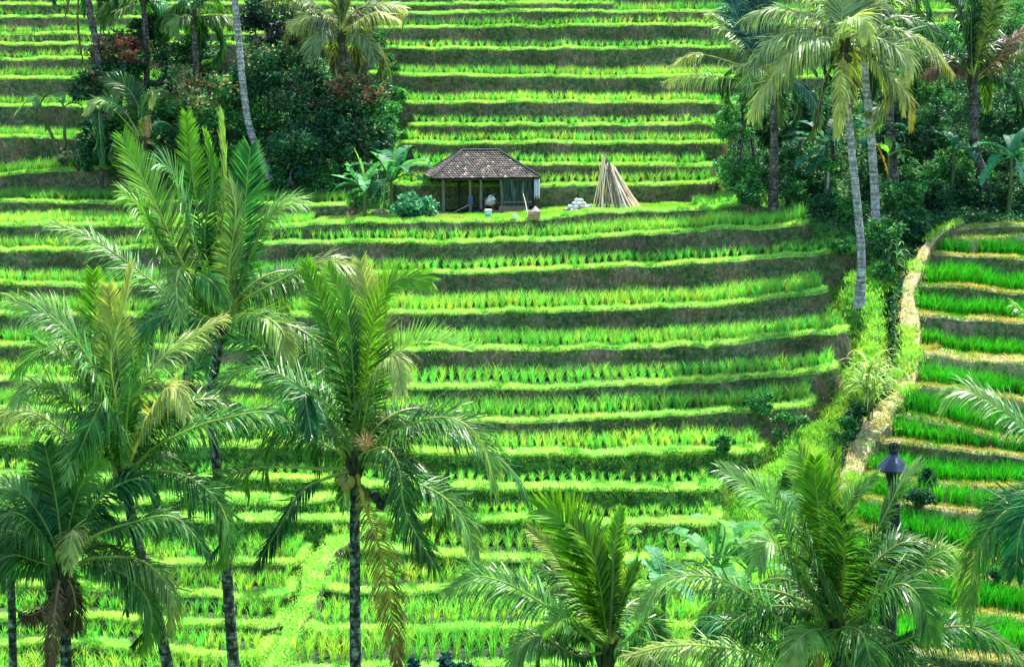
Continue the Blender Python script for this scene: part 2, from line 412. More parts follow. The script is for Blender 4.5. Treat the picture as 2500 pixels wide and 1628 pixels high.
def ribbon(name, pts, w, mats, up=.0, deep=1.6, crown=.06, wn=.25):
    """a raised strip of ground draped over the slope, with earth sides"""
    C = np.array([[x, y, 0] for x, y in pts], float)
    S = spline(C, 90)
    P = np.array([lip(x, y) for x, y, _ in S]); P[:, 2] += up
    k = 4
    for a in (2,):
        pad = np.r_[np.full(k, P[0, a]), P[:, a], np.full(k, P[-1, a])]
        P[:, a] = np.convolve(pad, np.ones(2*k+1)/(2*k+1), 'valid')
    T = np.gradient(P[:, :2], axis=0); T /= np.linalg.norm(T, axis=1)[:, None]+1e-9
    Sd = np.stack([T[:, 1], -T[:, 0]], 1)
    s = np.r_[0, np.cumsum(np.linalg.norm(np.diff(P, axis=0), axis=1))]
    W = np.broadcast_to(np.interp(np.linspace(0, 1, 90), np.linspace(0, 1, len(w)), w), (90,))/2
    prof = [(1.15, -deep, 0), (1.08, -deep*.5, 0), (1.02, -.12, 0), (.9, 0, 1), (.45, crown, 1), (0, crown, 1), (-.45, crown, 1), (-.9, 0, 1), (-1.02, -.12, 0), (-1.08, -deep*.5, 0), (-1.15, -deep, 0)]
    V = np.zeros((90, len(prof), 3))
    for j, (o, z, _) in enumerate(prof):
        oo = o*W*(1+wn*2*fnoise(s*.9+j*.1, np.full(90, np.sign(o)*3)))
        V[:, j, :2] = P[:, :2]+Sd*oo[:, None]
        V[:, j, 2] = P[:, 2]+z+.08*fnoise(s*2, np.full(90, j*2.))
    w_ = len(prof)
    i = np.arange(89)[:, None]*w_; j = np.arange(w_-1)[None, :]
    f = np.stack([i+j, i+j+1, i+w_+j+1, i+w_+j], -1).reshape(-1, 4)
    if Sd[:, 1].mean() > 0 or True:
        pass
    mm = np.tile(np.array([0, 0, 0, 1, 1, 1, 1, 0, 0, 0]), 89)
    mb = MB(); mb.add(V.reshape(-1, 3), f, (1, 1, 1), mm)
    o = mb.build(name, mats, smooth=True)
    return tag(o, kind='structure'), P, Sd, W
PATH, PP, PS, PW = ribbon('footpath', [(2345, 540), (2290, 575), (2250, 625), (2222, 690), (2215, 760), (2225, 830), (2222, 900), (2200, 960), (2150, 1020), (2110, 1080), (2085, 1150), (2060, 1230), (2020, 1300), (1990, 1400), (1985, 1520), (1980, 1660)], [.5, .5, .55, .75, .75, 1.0, .95, .65, .6, .55, .55, .55, .55], [M['riser'], M['bund_dry']], up=.08, deep=2.2, wn=.7)
DIKE, DP, DS, DW = ribbon('grass_dike', [(905, 1285), (850, 1318), (800, 1352), (762, 1400), (752, 1450), (722, 1510), (700, 1570), (668, 1640), (640, 1720)], [.4, .7, .8, .8, .6, .6, .7, .8, .7], [M['riser'], M['bund']], up=.06, deep=1.6, wn=.6)

# ------------------------------------------------------------------ terrain look-up
bpy.context.view_layer.update()
GV, GF, GI = [], [], []
OBJ = [HILL, PATH, DIKE]+[r['obj'] for r in ROWS]
off = 0
for q, o in enumerate(OBJ):
    me = o.data; n = len(me.vertices)
    v = np.empty(n*3, np.float32); me.vertices.foreach_get('co', v)
    GV.append(v.reshape(-1, 3))
    lp = np.empty(len(me.loops), np.int32); me.loops.foreach_get('vertex_index', lp)
    lp = lp.reshape(-1, 4)+off
    GF.append(lp); GI.append(np.full(len(lp), q)); off += n
GI = np.concatenate(GI)
GND = BVHTree.FromPolygons([tuple(map(float, v)) for v in np.concatenate(GV)], np.concatenate(GF).tolist())
DOWN = Vector((0, 0, -1))
def down(x, y, top=60):
    h = GND.ray_cast(Vector((x, y, top)), DOWN)
    return (h[0].z, int(GI[h[2]])) if h[0] is not None else (None, -1)
def hit(px, py):
    """where the line of sight through a photo position meets the ground"""
    h = GND.ray_cast(Vector((0, 0, 0)), Vector(ray(px, py)))
    return np.array(h[0]) if h[0] is not None else None

# ------------------------------------------------------------------ blades of rice and grass
def blades(mb, P, h, w, lean, col, seg=2, curl=.35, tipcol=1.15):
    n = len(P)
    a = R.rand(n)*PI
    sx = np.stack([np.cos(a), np.sin(a), np.zeros(n)], 1)*w[:, None]/2
    L = np.zeros((n, 3)); L[:, :2] = lean
    up = np.zeros((n, 3)); up[:, 2] = 1
    if seg == 1:
        tip = P+up*h[:, None]+L*h[:, None]
        V = np.stack([P-sx, P+sx, tip], 1).reshape(-1, 3)
        f = np.arange(n*3).reshape(-1, 3)
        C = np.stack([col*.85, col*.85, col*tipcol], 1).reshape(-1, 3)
        mb.add(V, f, C); return
    mid = P+up*(h*.55)[:, None]+L*(h*.4)[:, None]
    tip = P+up*(h*(1-.25*curl))[:, None]+L*(h*(1+curl))[:, None]
    V = np.stack([P-sx*.8, P+sx*.8, mid+sx, mid-sx, tip], 1).reshape(-1, 3)
    b = np.arange(n)[:, None]*5
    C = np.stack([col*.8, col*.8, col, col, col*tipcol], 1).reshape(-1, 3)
    base = mb.n
    mb.add(V, b+np.array([[0, 1, 2, 3]]), C)
    # tips as triangles of the same vertices
    mb.f.append((b+np.array([[3, 2, 4]])+base).astype(np.int32)); mb.m.append(np.zeros(n, np.int32))

def vary(base, n, s=.2, hue=.12):
    base = np.asarray(base, float)
    c = np.tile(base, (n, 1))*(1+s*(R.rand(n, 1)*2-1))
    c[:, 0] *= 1+hue*3*(R.rand(n)*2-1); c[:, 2] *= 1+hue*(R.rand(n)*2-1)
    return np.clip(c, .002, 1)

RICE = {'wet': (.24, .60, .11), 'dry': (.045, .46, .02)}
BUND = {'wet': (.40, .74, .19), 'dry': (.42, .44, .12)}
def inside_px(P, m=230):
    d = P[:, 1]*cs-P[:, 2]*sn; hgt = P[:, 1]*sn+P[:, 2]*cs
    px = 1250+F*P[:, 0]/d; py = 814-F*hgt/d
    return (px > -m) & (px < 2500+m) & (py > -110) & (py < 1628+130)

for q, r in enumerate(ROWS):
    E, Nn, s = r['E'], r['N'], r['s']
    idx = q+3
    if not inside_px(E, 250).any(): continue
    smax = s[-1]
    def along(sv):
        return np.stack([np.interp(sv, s, E[:, k]) for k in range(3)], 1), np.stack([np.interp(sv, s, Nn[:, k]) for k in range(2)], 1)
    # rice
    if not r['skip']:
        mb = MB(); sp = (.37 if q % 3 == 1 else .29) if r['style'] == 'wet' else .26
        bed = np.median(E[:, 1])
        pts = []
        xs = np.arange(E[:, 0].min()+.3, E[:, 0].max()-.3, sp)
        front = {}
        order = np.argsort(E[:, 0])
        Ex, Ey = E[order, 0], E[order, 1]
        for xi in xs:
            near = np.abs(E[:, 0]-xi) < .4
            y0 = E[near, 1].min()+r['bw']+.30 if near.any() else np.interp(xi, Ex, Ey)+r['bw']+.3
            for k in range(int((r['B']-1)/.36)):
                y = y0+k*.36
                xj = xi+R.randn()*.035
                z, o = down(xj, y, float(E[:, 2].max())+.6)
                if r.get('yard') and not (xi < at(770, 540, 78)[0] or xi > at(1700, 540, 80)[0]): break
                if o != idx:
                    if k > 0: break
                    continue
                pts.append((xj, y, z))
        if pts:
            P = np.array(pts); P = P[inside_px(P)]
        if pts and len(P):
            P[:, 1] += R.randn(len(P))*.03
            keep = (fnoise(P[:, 0]*.3, P[:, 1]*.3+r['sd'], 3) > -.36) & (R.rand(len(P)) > .07)
            P = P[keep]
            nb = int(20*r['dens'])
            th = r['rice']*(.88+.24*((q*.618) % 1))*(1+.35*fnoise(P[:, 0]*.5, P[:, 1]*.8, 9)+.09*R.randn(len(P)))
            tc = vary(np.array(RICE[r['style']])*r['tone'], len(P), .16, .16)
            big = fnoise(P[:, 0]*.16, P[:, 1]*.3+r['sd'], 4)
            tc *= (.9+.2*((q*.382) % 1))*(1+.6*big)[:, None]; tc[:, 0] *= 1+1.1*big
            PP_ = np.repeat(P, nb, 0); n = len(PP_)
            PP_[:, 0] += R.randn(n)*.028; PP_[:, 1] += R.randn(n)*.028
            ln = R.randn(n, 2)*.19; ln[:, 0] += .05
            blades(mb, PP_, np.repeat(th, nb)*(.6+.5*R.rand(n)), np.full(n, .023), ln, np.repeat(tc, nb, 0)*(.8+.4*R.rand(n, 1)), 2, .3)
            if mb.n:
                o = mb.build('rice_plants', M['rice']); tag(o, kind='stuff')
    # turf on the bund
    L = smax
    n = int(L*420*(1 if r['bw'] < .7 else 1.6))
    sv = R.rand(n)*L
    P, N2 = along(sv)
    o_ = .08-(r['bw']+.12)*R.rand(n)
    P[:, :2] += N2*o_[:, None]
    P[:, 2] += -.01-np.clip(o_, 0, 1)*.3
    P = P[inside_px(P)]; P = P[fnoise(P[:, 0]*1.1, P[:, 1]*1.6, 51) > -.30]; n = len(P)
    if n:
        mb = MB()
        c = vary(BUND[r['style']], n, .25, .1)
        if r['style'] == 'wet':
            dk = fnoise(P[:, 0]*1.6, P[:, 1]*1.6, 61) > .12; c[dk] = vary((.13, .42, .06), dk.sum(), .3)
        g = fnoise(P[:, 0]*.7, P[:, 1]*.7, 8)
        c[:, 0] *= 1+.7*g; c[:, 2] *= 1-.3*g
        if r['style'] == 'dry':
            gr = fnoise(P[:, 0]*.6, P[:, 1]*1.1, 21) > .12
            c[gr] = vary((.12, .38, .03), gr.sum(), .3)
        hang = (o_[:0] if False else R.rand(n) < .22)
        ll = R.randn(n, 2)*.45; ll[hang, 1] -= 1.4
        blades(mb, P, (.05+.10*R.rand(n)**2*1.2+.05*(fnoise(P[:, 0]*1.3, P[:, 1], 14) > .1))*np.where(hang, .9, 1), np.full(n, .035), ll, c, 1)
        # weeds and hanging grass on the earth face
        n2 = int(L*380)
        sv = R.rand(n2)*L
        P, N2 = along(sv)
        zz = -R.rand(n2)**1.4*1.25
        dn = fnoise(P[:, 0]*.5, zz*1.5+r['sd'], 13)
        keep = R.rand(n2) < .35+1.7*dn+(.4 if r['green'] else 0)
        P = P[keep]; N2 = N2[keep]; zz = zz[keep]
        o_ = np.interp(-zz, [0, .1, .6, 1.3], [.08, .13, .23, .33])
        P[:, :2] += N2*o_[:, None]; P[:, 2] += zz
        k2 = inside_px(P); P = P[k2]; N2 = N2[k2]; zz = zz[k2]; n2 = len(P)
        if n2:
            c = vary((.08, .22, .055) if not r['green'] else (.15, .42, .07), n2, .5, .2)
            br = R.rand(n2) < .3; c[br] = vary((.26, .25, .11), br.sum(), .3)
            top_ = (zz > -.14); c[top_] = vary((.14, .36, .04), top_.sum(), .3)
            ln = N2*(.5+.8*R.rand(n2)[:, None])+R.randn(n2, 2)*.5
            hh = (.06+.13*R.rand(n2))*np.where(R.rand(n2) < .5, -.6, 1)
            blades(mb, P, hh, np.full(n2, .04), ln*np.sign(hh)[:, None], c, 1)
        o = mb.build('bund_grass', M['grass']); tag(o, kind='stuff')
# ------------------------------------------------------------------ coconut palms
GREEN = np.array((.048, .185, .034)); FRESH = np.array((.14, .38, .02)); DEEP = np.array((.014, .085, .028))
OLIVE = np.array((.14, .31, .07)); STRAW = np.array((.46, .52, .17)); BROWN = np.array((.17, .095, .06)); PALE = np.array((.26, .46, .13))
def frond_mesh(mb, pts, L=.85, col=GREEN, tip=None, droop=0.52, twist=0., nl=52, w=.055, petiole=.14, stalk=None, h=None, fold=.18, rough=0.0, gap=None, lo=.35, fwd=1.15):
    n = 26
    P = spline(pts, n)
    T = np.gradient(P, axis=0); T /= np.linalg.norm(T, axis=1)[:, None]+1e-9
    if h is None:
        hv = P[-1]-P[0]; hv = hv.copy(); hv[2] = 0
        if np.linalg.norm(hv) < .15: hv = np.array([.3, -1, 0])
        h = hv/np.linalg.norm(hv)
    th = T@h; tz = T[:, 2]
    Nf = -tz[:, None]*h[None]+th[:, None]*np.array([0, 0, 1.])
    Nf -= (Nf*T).sum(1)[:, None]*T
    Nf /= np.linalg.norm(Nf, axis=1)[:, None]+1e-9
    S = np.cross(T, Nf)
    sg = np.sign(-S[:, 1].mean()+1e-6)
    if twist is None: twist = .3+.45*R.rand()
    tw = (sg*np.linspace(abs(twist)*.55, abs(twist), n))[:, None]
    N2 = Nf*np.cos(tw)+S*np.sin(tw); S2 = S*np.cos(tw)-Nf*np.sin(tw)
    tot = np.linalg.norm(np.diff(P, axis=0), axis=1).sum()
    # stalk
    r = np.interp(np.linspace(0, 1, n), [0, .08, .3, 1], [.085, .055, .036, .012])*min(1, tot/4.2+.2)
    sc = stalk if stalk is not None else col*.7+np.array((.28, .30, .07))
    tube(mb, P, r, 5, sc, 0, cap=False)
    k = np.repeat(np.linspace(petiole, .995, nl), 2)
    side = np.tile([-1., 1.], nl)
    k = np.clip(k+R.randn(len(k))*.004, 0, 1)
    if gap is not None:
        ok = (k < gap[0]) | (k > gap[1]) | (R.rand(len(k)) < .12)
        k = k[ok]; side = side[ok]
    if rough > 0:
        ok = R.rand(len(k)) > rough*.35
        k = k[ok]; side = side[ok]
    m = len(k); x = np.linspace(0, 1, n)
    def I(A): return np.stack([np.interp(k, x, A[:, q]) for q in range(3)], 1)
    B, t, nn, ss = I(P), I(T), I(N2), I(S2)
    LL = L*1.08*np.interp(k, [0, petiole, petiole+.12, .45, .75, .93, 1], [lo, lo, .75, 1, .88, .55, .35])*(1+.10*R.randn(m))
    fw = np.interp(k, [0, .5, .8, 1], [.22, fwd*.62, fwd*1.0, 1.7])+.08*R.randn(m)
    d = ss*side[:, None]+t*fw[:, None]+nn*(fold+.08*R.randn(m))[:, None]
    d /= np.linalg.norm(d, axis=1)[:, None]
    dr = np.clip(droop*(1+.45*R.randn(m)), 0, 3)
    g = np.array([0, 0, -1.])
    fr = np.array([0, .3, .65, 1.0])
    pts_ = []
    for f_ in fr:
        q = d*f_+g*(dr*f_**2.1)[:, None]
        ln = np.linalg.norm(q, axis=1)[:, None]
        q = np.where(f_ > 0, q/np.maximum(ln, 1e-6)*f_, 0)
        pts_.append(B+q*LL[:, None])
    pts_ = np.stack(pts_, 1)
    # blade width lies partly along the rachis, so each leaflet shows its face
    wd = t-(t*d).sum(1)[:, None]*d
    wd /= np.linalg.norm(wd, axis=1)[:, None]+1e-9
    tw2 = (R.randn(m)*.35)[:, None]
    wd = wd*np.cos(tw2)+nn*np.sin(tw2)
    ww = w*np.array([.55, 1, .8, .08])
    V = np.stack([pts_-wd[:, None]*ww[None, :, None]/2, pts_+wd[:, None]*ww[None, :, None]/2], 2)  # m,4,2,3
    V = V.reshape(m, 8, 3)
    f = np.array([[0, 2, 3, 1], [2, 4, 5, 3], [4, 6, 7, 5]])
    Fc = (np.arange(m)[:, None, None]*8+f[None]).reshape(-1, 4)
    c = np.tile(col, (m, 1))*(1+.4*R.randn(m, 1)).clip(.25, 2.2)
    c = c*(.85+.3*vnoise(k*9, np.zeros(m), R.randint(99)))[:, None]
    if tip is not None:
        a = np.clip((k-.45)/.5, 0, 1)[:, None]**1.3
        c = c*(1-a)+tip*a
    c = np.clip(c, .004, 1)
    C = np.repeat(c, 8, 0).reshape(m, 8, 3)
    tc = (tip if tip is not None else c*1.3+np.array((.03, .03, 0)))
    C[:, 6:8] = C[:, 6:8]*.5+np.broadcast_to(tc, (m, 3))[:, None]*.5
    mb.add(V.reshape(-1, 3), Fc, C.reshape(-1, 3), 0)

def trunk_mat(name, a, b, c, sc=7):
    m, nt, N, L = _mat(name)
    out = N.new('ShaderNodeOutputMaterial'); p = N.new('ShaderNodeBsdfPrincipled')
    v = _pos(N, L, (1, 1, .8)); vr = _pos(N, L, (.3, .3, 9))
    col = _ramp(N, L, _noise(N, L, sc, 6, .75, v), [(.36, a), (.5, b), (.6, c)])
    ring = _ramp(N, L, _noise(N, L, 1.0, 2, .5, vr), [(.42, (.55, .55, .55)), (.55, (1.1, 1.1, 1.1))])
    L.new(_mix(N, L, col, ring, 1.0, 'MULTIPLY'), p.inputs['Base Color'])
    p.inputs['Roughness'].default_value = .85; p.inputs['Specular IOR Level'].default_value = .2
    bp = N.new('ShaderNodeBump'); bp.inputs['Strength'].default_value = .7; bp.inputs['Distance'].default_value = .04
    L.new(_noise(N, L, 1.0, 2, .5, vr), bp.inputs['Height']); L.new(bp.outputs[0], p.inputs['Normal'])
    L.new(p.outputs[0], out.inputs[0])
    return m
M['trunk_dark'] = trunk_mat('mottled_palm_bark', (.010, .018, .016), (.05, .06, .055), (.32, .35, .33), 5)
M['trunk_pale'] = trunk_mat('pale_palm_bark', (.13, .12, .13), (.34, .32, .34), (.56, .54, .55))
M['trunk_brown'] = trunk_mat('brown_palm_bark', (.02, .02, .02), (.09, .08, .075), (.22, .20, .19))
M['nut'] = surf_mat('coconut_husk', [(.3, (.7, .7, .7)), (.7, (1, 1, 1))], 8, .2, 20, .5, .4, attr=True)
M['sheath'] = surf_mat('palm_sheath', [(.35, (.02, .03, .018)), (.55, (.07, .07, .04)), (.75, (.18, .14, .08))], 9, .8, 24, stretch=(1, 1, .4))

def trunk_mesh(px, D, r0, r1, ground=None):
    """px: photo positions crown -> ground, or a list of (x, y, depth)"""
    P = [at(q[0], q[1], (q[2] if len(q) > 2 else D)) for q in px]
    S = spline(P[::-1], 46)
    if ground is not False:
        z, _ = down(S[0][0], S[0][1])
        if z is not None and S[0][2] > z-.05:
            bot = S[0].copy(); bot[2] = z-.25
            S = spline([bot]+[S[i] for i in range(0, 46, 9)]+[S[-1]], 50)
    n = len(S); k = np.linspace(0, 1, n)
    r = r1+(r0-r1)*(1-k)**.8+r0*.55*np.exp(-k*16)
    r = r*(1+.035*np.sin(np.arange(n)*2.4))
    mb = MB(); tube(mb, S, r, 12, (1, 1, 1))
    return mb, S

def auto_frond(Pc, az, el, L, bend=1.0, n=7):
    h = np.array([math.cos(az), math.sin(az), 0]); p = Pc.copy(); out = [p.copy()]
    e = el
    for i in range(n):
        d = h*math.cos(e)+np.array([0, 0, 1.])*math.sin(e)
        p = p+d*L/n; out.append(p.copy()); e -= bend*(.6+.9*i/n)*1.9/n
    return out, h

def palm(label, crown, D, trunk, fronds, auto=0, size=4.6, bark='trunk_dark', r=(.17, .12), group=None, nuts=(), dead=(), base_col=GREEN, auto_el=(-.3, 1.2), auto_az=None, w=.036, nl=140, auto_col=None, sheath=True, name='coconut_palm', nut_col=None, auto_L=.8):
    if D is None: D = float(hit(*trunk[-1])[1])+.1
    Pc = at(crown[0], crown[1], D)
    tb = S = None
    if trunk:
        tb, S = trunk_mesh([crown]+list(trunk), D, *r)
        root = S[0]
    else: root = Pc
    e = empty(name, root, label, 'palm tree', group)
    if tb: tb.build('trunk', M[bark], e, smooth=True)
    if sheath:
        mb = MB()
        for i in range(9):
            a = i/9*2*PI+R.rand()*.4; d = np.array([math.cos(a), math.sin(a), 0])
            tube(mb, [Pc+d*.05-[0, 0, .55], Pc+d*.17-[0, 0, .2], Pc+d*.24+[0, 0, .25]], [.09, .08, .045], 5, (1, 1, 1), 0, False)
        mb.build('leaf_base', M['sheath'], e, smooth=True)
    for fr in fronds:
        kw = dict(fr[1]) if len(fr) > 1 else {}
        pts = [at(q[0], q[1], D+(q[2] if len(q) > 2 else 0)) for q in fr[0]]
        if kw.pop('off', False): pass
        mb = MB()
        kk = dict(L=size*.2, col=base_col*(1+.15*R.randn()), nl=nl, w=w, twist=None, droop=0.65); kk.update(kw)
        lab = kk.pop('label', None)
        frond_mesh(mb, pts, **kk)
        o = mb.build('frond', M['palm'], e)
        if lab: o['label'] = lab
    for i in range(auto):
        az = (auto_az[0]+(auto_az[1]-auto_az[0])*R.rand()) if auto_az else i*2.4+R.rand()*.5
        if math.sin(az) < -.25: az = -az
        el = auto_el[0]+(auto_el[1]-auto_el[0])*((i*.618) % 1)
        pts, h = auto_frond(Pc, az, el, size*(.8+.25*R.rand()), 1.25+.6*R.rand())
        mb = MB()
        c = (auto_col if auto_col is not None else (base_col if i % 2 else base_col*.6))*(.8+.4*R.rand())
        frond_mesh(mb, pts, L=size*.19*auto_L/.8, col=c, droop=0.51+.6*R.rand(), twist=.2+.6*R.rand(), nl=nl, w=w, h=h, tip=(OLIVE if R.rand() < .3 else None))
        mb.build('frond', M['palm'], e)
    for q in nuts:
        P = at(q[0], q[1], D-.25); mb = MB()
        uv_ball(mb, P, (.13, .13, .16), q[2] if len(q) > 2 else (.45, .33, .08))
        mb.build('coconut', M['nut'], e, smooth=True)
    return e

def uv_ball(mb, c, r, col, n=12, m=8, rot=None, noise=0, seed=0):
    th = np.linspace(0, PI, m+1); ph = np.linspace(0, 2*PI, n, endpoint=False)
    V = np.array([[math.sin(t)*math.cos(p), math.sin(t)*math.sin(p), math.cos(t)] for t in th for p in ph])
    if noise: V = V*(1+noise*2*fnoise(V[:, 0]*1.7+seed, V[:, 1]*1.7+V[:, 2]*1.3, 3))[:, None]
    V = V*np.array(r)
    if rot is not None: V = V@np.array(rot).T
    i = np.arange(m)[:, None]*n; j = np.arange(n)[None, :]
    f = np.stack([i+j, i+n+j, i+n+(j+1) % n, i+(j+1) % n], -1).reshape(-1, 4)
    mb.add(V+np.array(c), f, col)

# -- the near palms, crowns rising out of the valley
G1 = 'coconut palms rising from the valley floor'
up = dict(droop=0.12, fwd=1.35, nl=165)
palm('coconut palm at centre left with yellow coconuts, orange flower spray and hanging yellow frond', (868, 1120), 40.5,
     [(866, 1300), (868, 1628), (868, 1800)], [
     ([(868, 1120), (850, 960, .3), (800, 780, .4), (745, 642, .2)], dict(up, tip=FRESH, L=.75, twist=.9)),
     ([(870, 1120), (862, 920, .1), (845, 760, 0), (800, 650, -.3)], dict(up, tip=FRESH, L=.7, twist=1.1, col=DEEP*1.6)),
     ([(872, 1120), (895, 900, 0), (925, 740, 0), (975, 680, -.3), (1055, 690, -.7)], dict(up, col=FRESH*.7, tip=FRESH, L=.8, twist=1.2, droop=0.20)),
     ([(870, 1118), (905, 980, .6), (905, 780, .8), (880, 640, .7)], dict(up, L=.8, twist=.8, tip=STRAW*.9)),
     ([(880, 1110), (890, 1010, .5), (950, 880, .9), (1030, 835, .9), (1145, 855, .5)], dict(droop=-.1, fold=.7, L=.75, col=PALE, tip=PALE*1.4)),
     ([(872, 1120), (900, 970, -.2), (935, 885, -.8), (968, 872, -1.2), (982, 950, -1.6)], dict(tip=STRAW, droop=0.94, L=.85)),
     ([(868, 1120), (820, 1010, -.2), (735, 945, -.4), (635, 895, -.3), (561, 914, -.1), (507, 972, 0)], dict(droop=0.65, fold=.25, L=1.05)),
     ([(866, 1115), (820, 1040, .6), (730, 940, 1.2), (640, 850, 1.4), (560, 830, 1.4)], dict(droop=0.51, fold=.22, L=.9)),
     ([(866, 1120), (820, 1060, -.6), (770, 1000, -1.2), (745, 960, -1.7), (760, 1060, -2.1)], dict(droop=0.52, L=.8, col=DEEP*1.5)),
     ([(866, 1125), (800, 1090, -.2), (700, 1040, -.2), (620, 1035, 0), (540, 1060, .2)], dict(droop=0.94, L=.8)),
     ([(866, 1140), (793, 1144), (677, 1140), (580, 1152), (445, 1229), (379, 1322)], dict(droop=0.51, fold=.35, L=.65, col=OLIVE*.8, tip=OLIVE*1.2, petiole=.36)),
     ([(866, 1145), (786, 1171, -.3), (735, 1202, -.5), (680, 1290, -.6), (623, 1384, -.6)], dict(droop=1.15, L=.7, col=DEEP*1.4, petiole=.25)),
     ([(874, 1120), (916, 1080, -.2), (1017, 1030, -.5), (1090, 1019, -.6), (1148, 1045, -.7), (1190, 1110, -.7), (1200, 1190, -.7)], dict(droop=0.62, fold=.45, L=1.05, col=GREEN*.9, tip=PALE, petiole=.12)),
     ([(874, 1118), (960, 1060, .6), (1100, 1050, 1.2), (1203, 1109, 1.4), (1262, 1165, 1.5), (1303, 1265, 1.5)], dict(droop=0.84, L=.9, col=DEEP*1.5)),
     ([(872, 1125), (895, 1105, -.6), (943, 1094, -1.1), (974, 1144, -1.4), (990, 1250, -1.6), (1063, 1385, -1.7)], dict(droop=0.94, L=.9)),
     ([(874, 1130), (940, 1140, -.3), (1001, 1172, -.5), (1079, 1210, -.6), (1137, 1276, -.6), (1165, 1380, -.6)], dict(droop=0.84, fold=.22, L=.85, tip=PALE)),
     ([(874, 1128), (960, 1130, .3), (1040, 1150, .6), (1110, 1210, .8), (1170, 1290, .9)], dict(droop=1.04, L=.75, col=GREEN)),
     ([(868, 1135), (889, 1229, -.5), (928, 1345, -.8), (955, 1493, -.9), (974, 1635, -.9)], dict(droop=0.62, L=.75, col=np.array((.30, .28, .06)), tip=BROWN*1.6, stalk=np.array((.55, .42, .08)), rough=.6, label='hanging frond turned yellow and brown')),
     ], auto=9, size=4.4, auto_el=(.1, 1.0), r=(.165, .115), group=G1, nuts=[(845, 1188), (857, 1176), (835, 1172, (.35, .3, .1)), (930, 1232, (.02, .03, .03)), (945, 1218, (.02, .03, .03)), (918, 1215, (.03, .04, .03)), (880, 1195, (.1, .16, .03)), (895, 1205, (.08, .12, .03))])
palm('tallest near coconut palm on the left, upright pale fronds, dark mottled bending trunk', (545, 790), 43.5,
     [(530, 870), (514, 985), (528, 1125), (540, 1245), (552, 1376), (571, 1628), (585, 1760)], [
     ([(545, 790), (500, 620, .2), (470, 430, .3), (455, 275, .2)], dict(up, tip=FRESH, col=DEEP*1.7, L=.6, twist=1.0)),
     ([(548, 790), (540, 600, .1), (552, 420, 0), (545, 285, -.2)], dict(up, tip=PALE, L=.95, twist=1.3, col=PALE*.6)),
     ([(545, 790), (500, 600, -.2), (520, 440, -.3), (500, 320, -.5)], dict(up, tip=FRESH, col=DEEP*2, L=.55, twist=.5)),
     ([(540, 790), (450, 650, -.2), (380, 500, -.4), (330, 400, -.4), (300, 335, -.4)], dict(up, L=.95, twist=1.0, col=PALE*.7, tip=FRESH)),
     ([(542, 785), (455, 700, -.5), (390, 600, -.9), (345, 510, -1.2), (300, 470, -1.4)], dict(droop=0.62, L=1.15, fold=.25, twist=.6, col=GREEN*1.1, tip=FRESH)),
     ([(546, 785), (490, 640, -.6), (450, 520, -1.1), (420, 420, -1.5), (390, 400, -1.8)], dict(droop=0.30, L=1.1, twist=1.0, col=GREEN*1.2+.03)),
     ([(540, 795), (430, 735, .2), (330, 655, .4), (220, 580, .5), (120, 542, .5)], dict(droop=0.62, L=.85, tip=PALE, fold=.1)),
     ([(548, 785), (600, 660, .1), (640, 560, .2), (690, 500, .1), (735, 495, 0)], dict(droop=0.51, L=1.05, twist=.4, tip=PALE, col=GREEN*1.1)),
     ([(550, 790), (600, 730, -.2), (735, 660, -.4), (810, 637, -.5), (905, 665, -.6)], dict(droop=0.99, L=.9, tip=STRAW*.9)),
     ([(550, 795), (580, 770, -.7), (640, 770, -1.3), (690, 810, -1.7), (700, 880, -1.9)], dict(droop=0.72, L=.85, col=OLIVE*1.1, tip=STRAW)),
     ([(546, 785), (500, 720, -.9), (445, 655, -1.6), (430, 700, -2.2), (440, 790, -2.5)], dict(droop=1.04, L=.8, col=PALE*.8)),
     ([(546, 785), (520, 740, -1.0), (480, 670, -1.7), (520, 690, -2.2), (550, 740, -2.4)], dict(droop=0.84, L=.7, col=GREEN)),
     ([(545, 795), (470, 770, .1), (400, 770, .1), (340, 800, .2), (290, 870, .2)], dict(droop=1.04, L=.9, col=DEEP*2)),
     ([(548, 795), (620, 800, .4), (690, 830, .7), (740, 900, .9)], dict(droop=1.04, L=.8, col=DEEP*1.6)),
     ([(548, 785), (585, 640, .6), (600, 480, .8), (610, 360, .8)], dict(up, L=.9, twist=.7, col=DEEP*2.2)),
     ([(548, 785), (560, 640, -.8), (575, 520, -1.2), (560, 440, -1.4)], dict(up, L=.8, twist=1.1, col=PALE*.65)),
     ], auto=9, size=5.0, r=(.17, .12), group=G1, auto_el=(.1, 1.0))
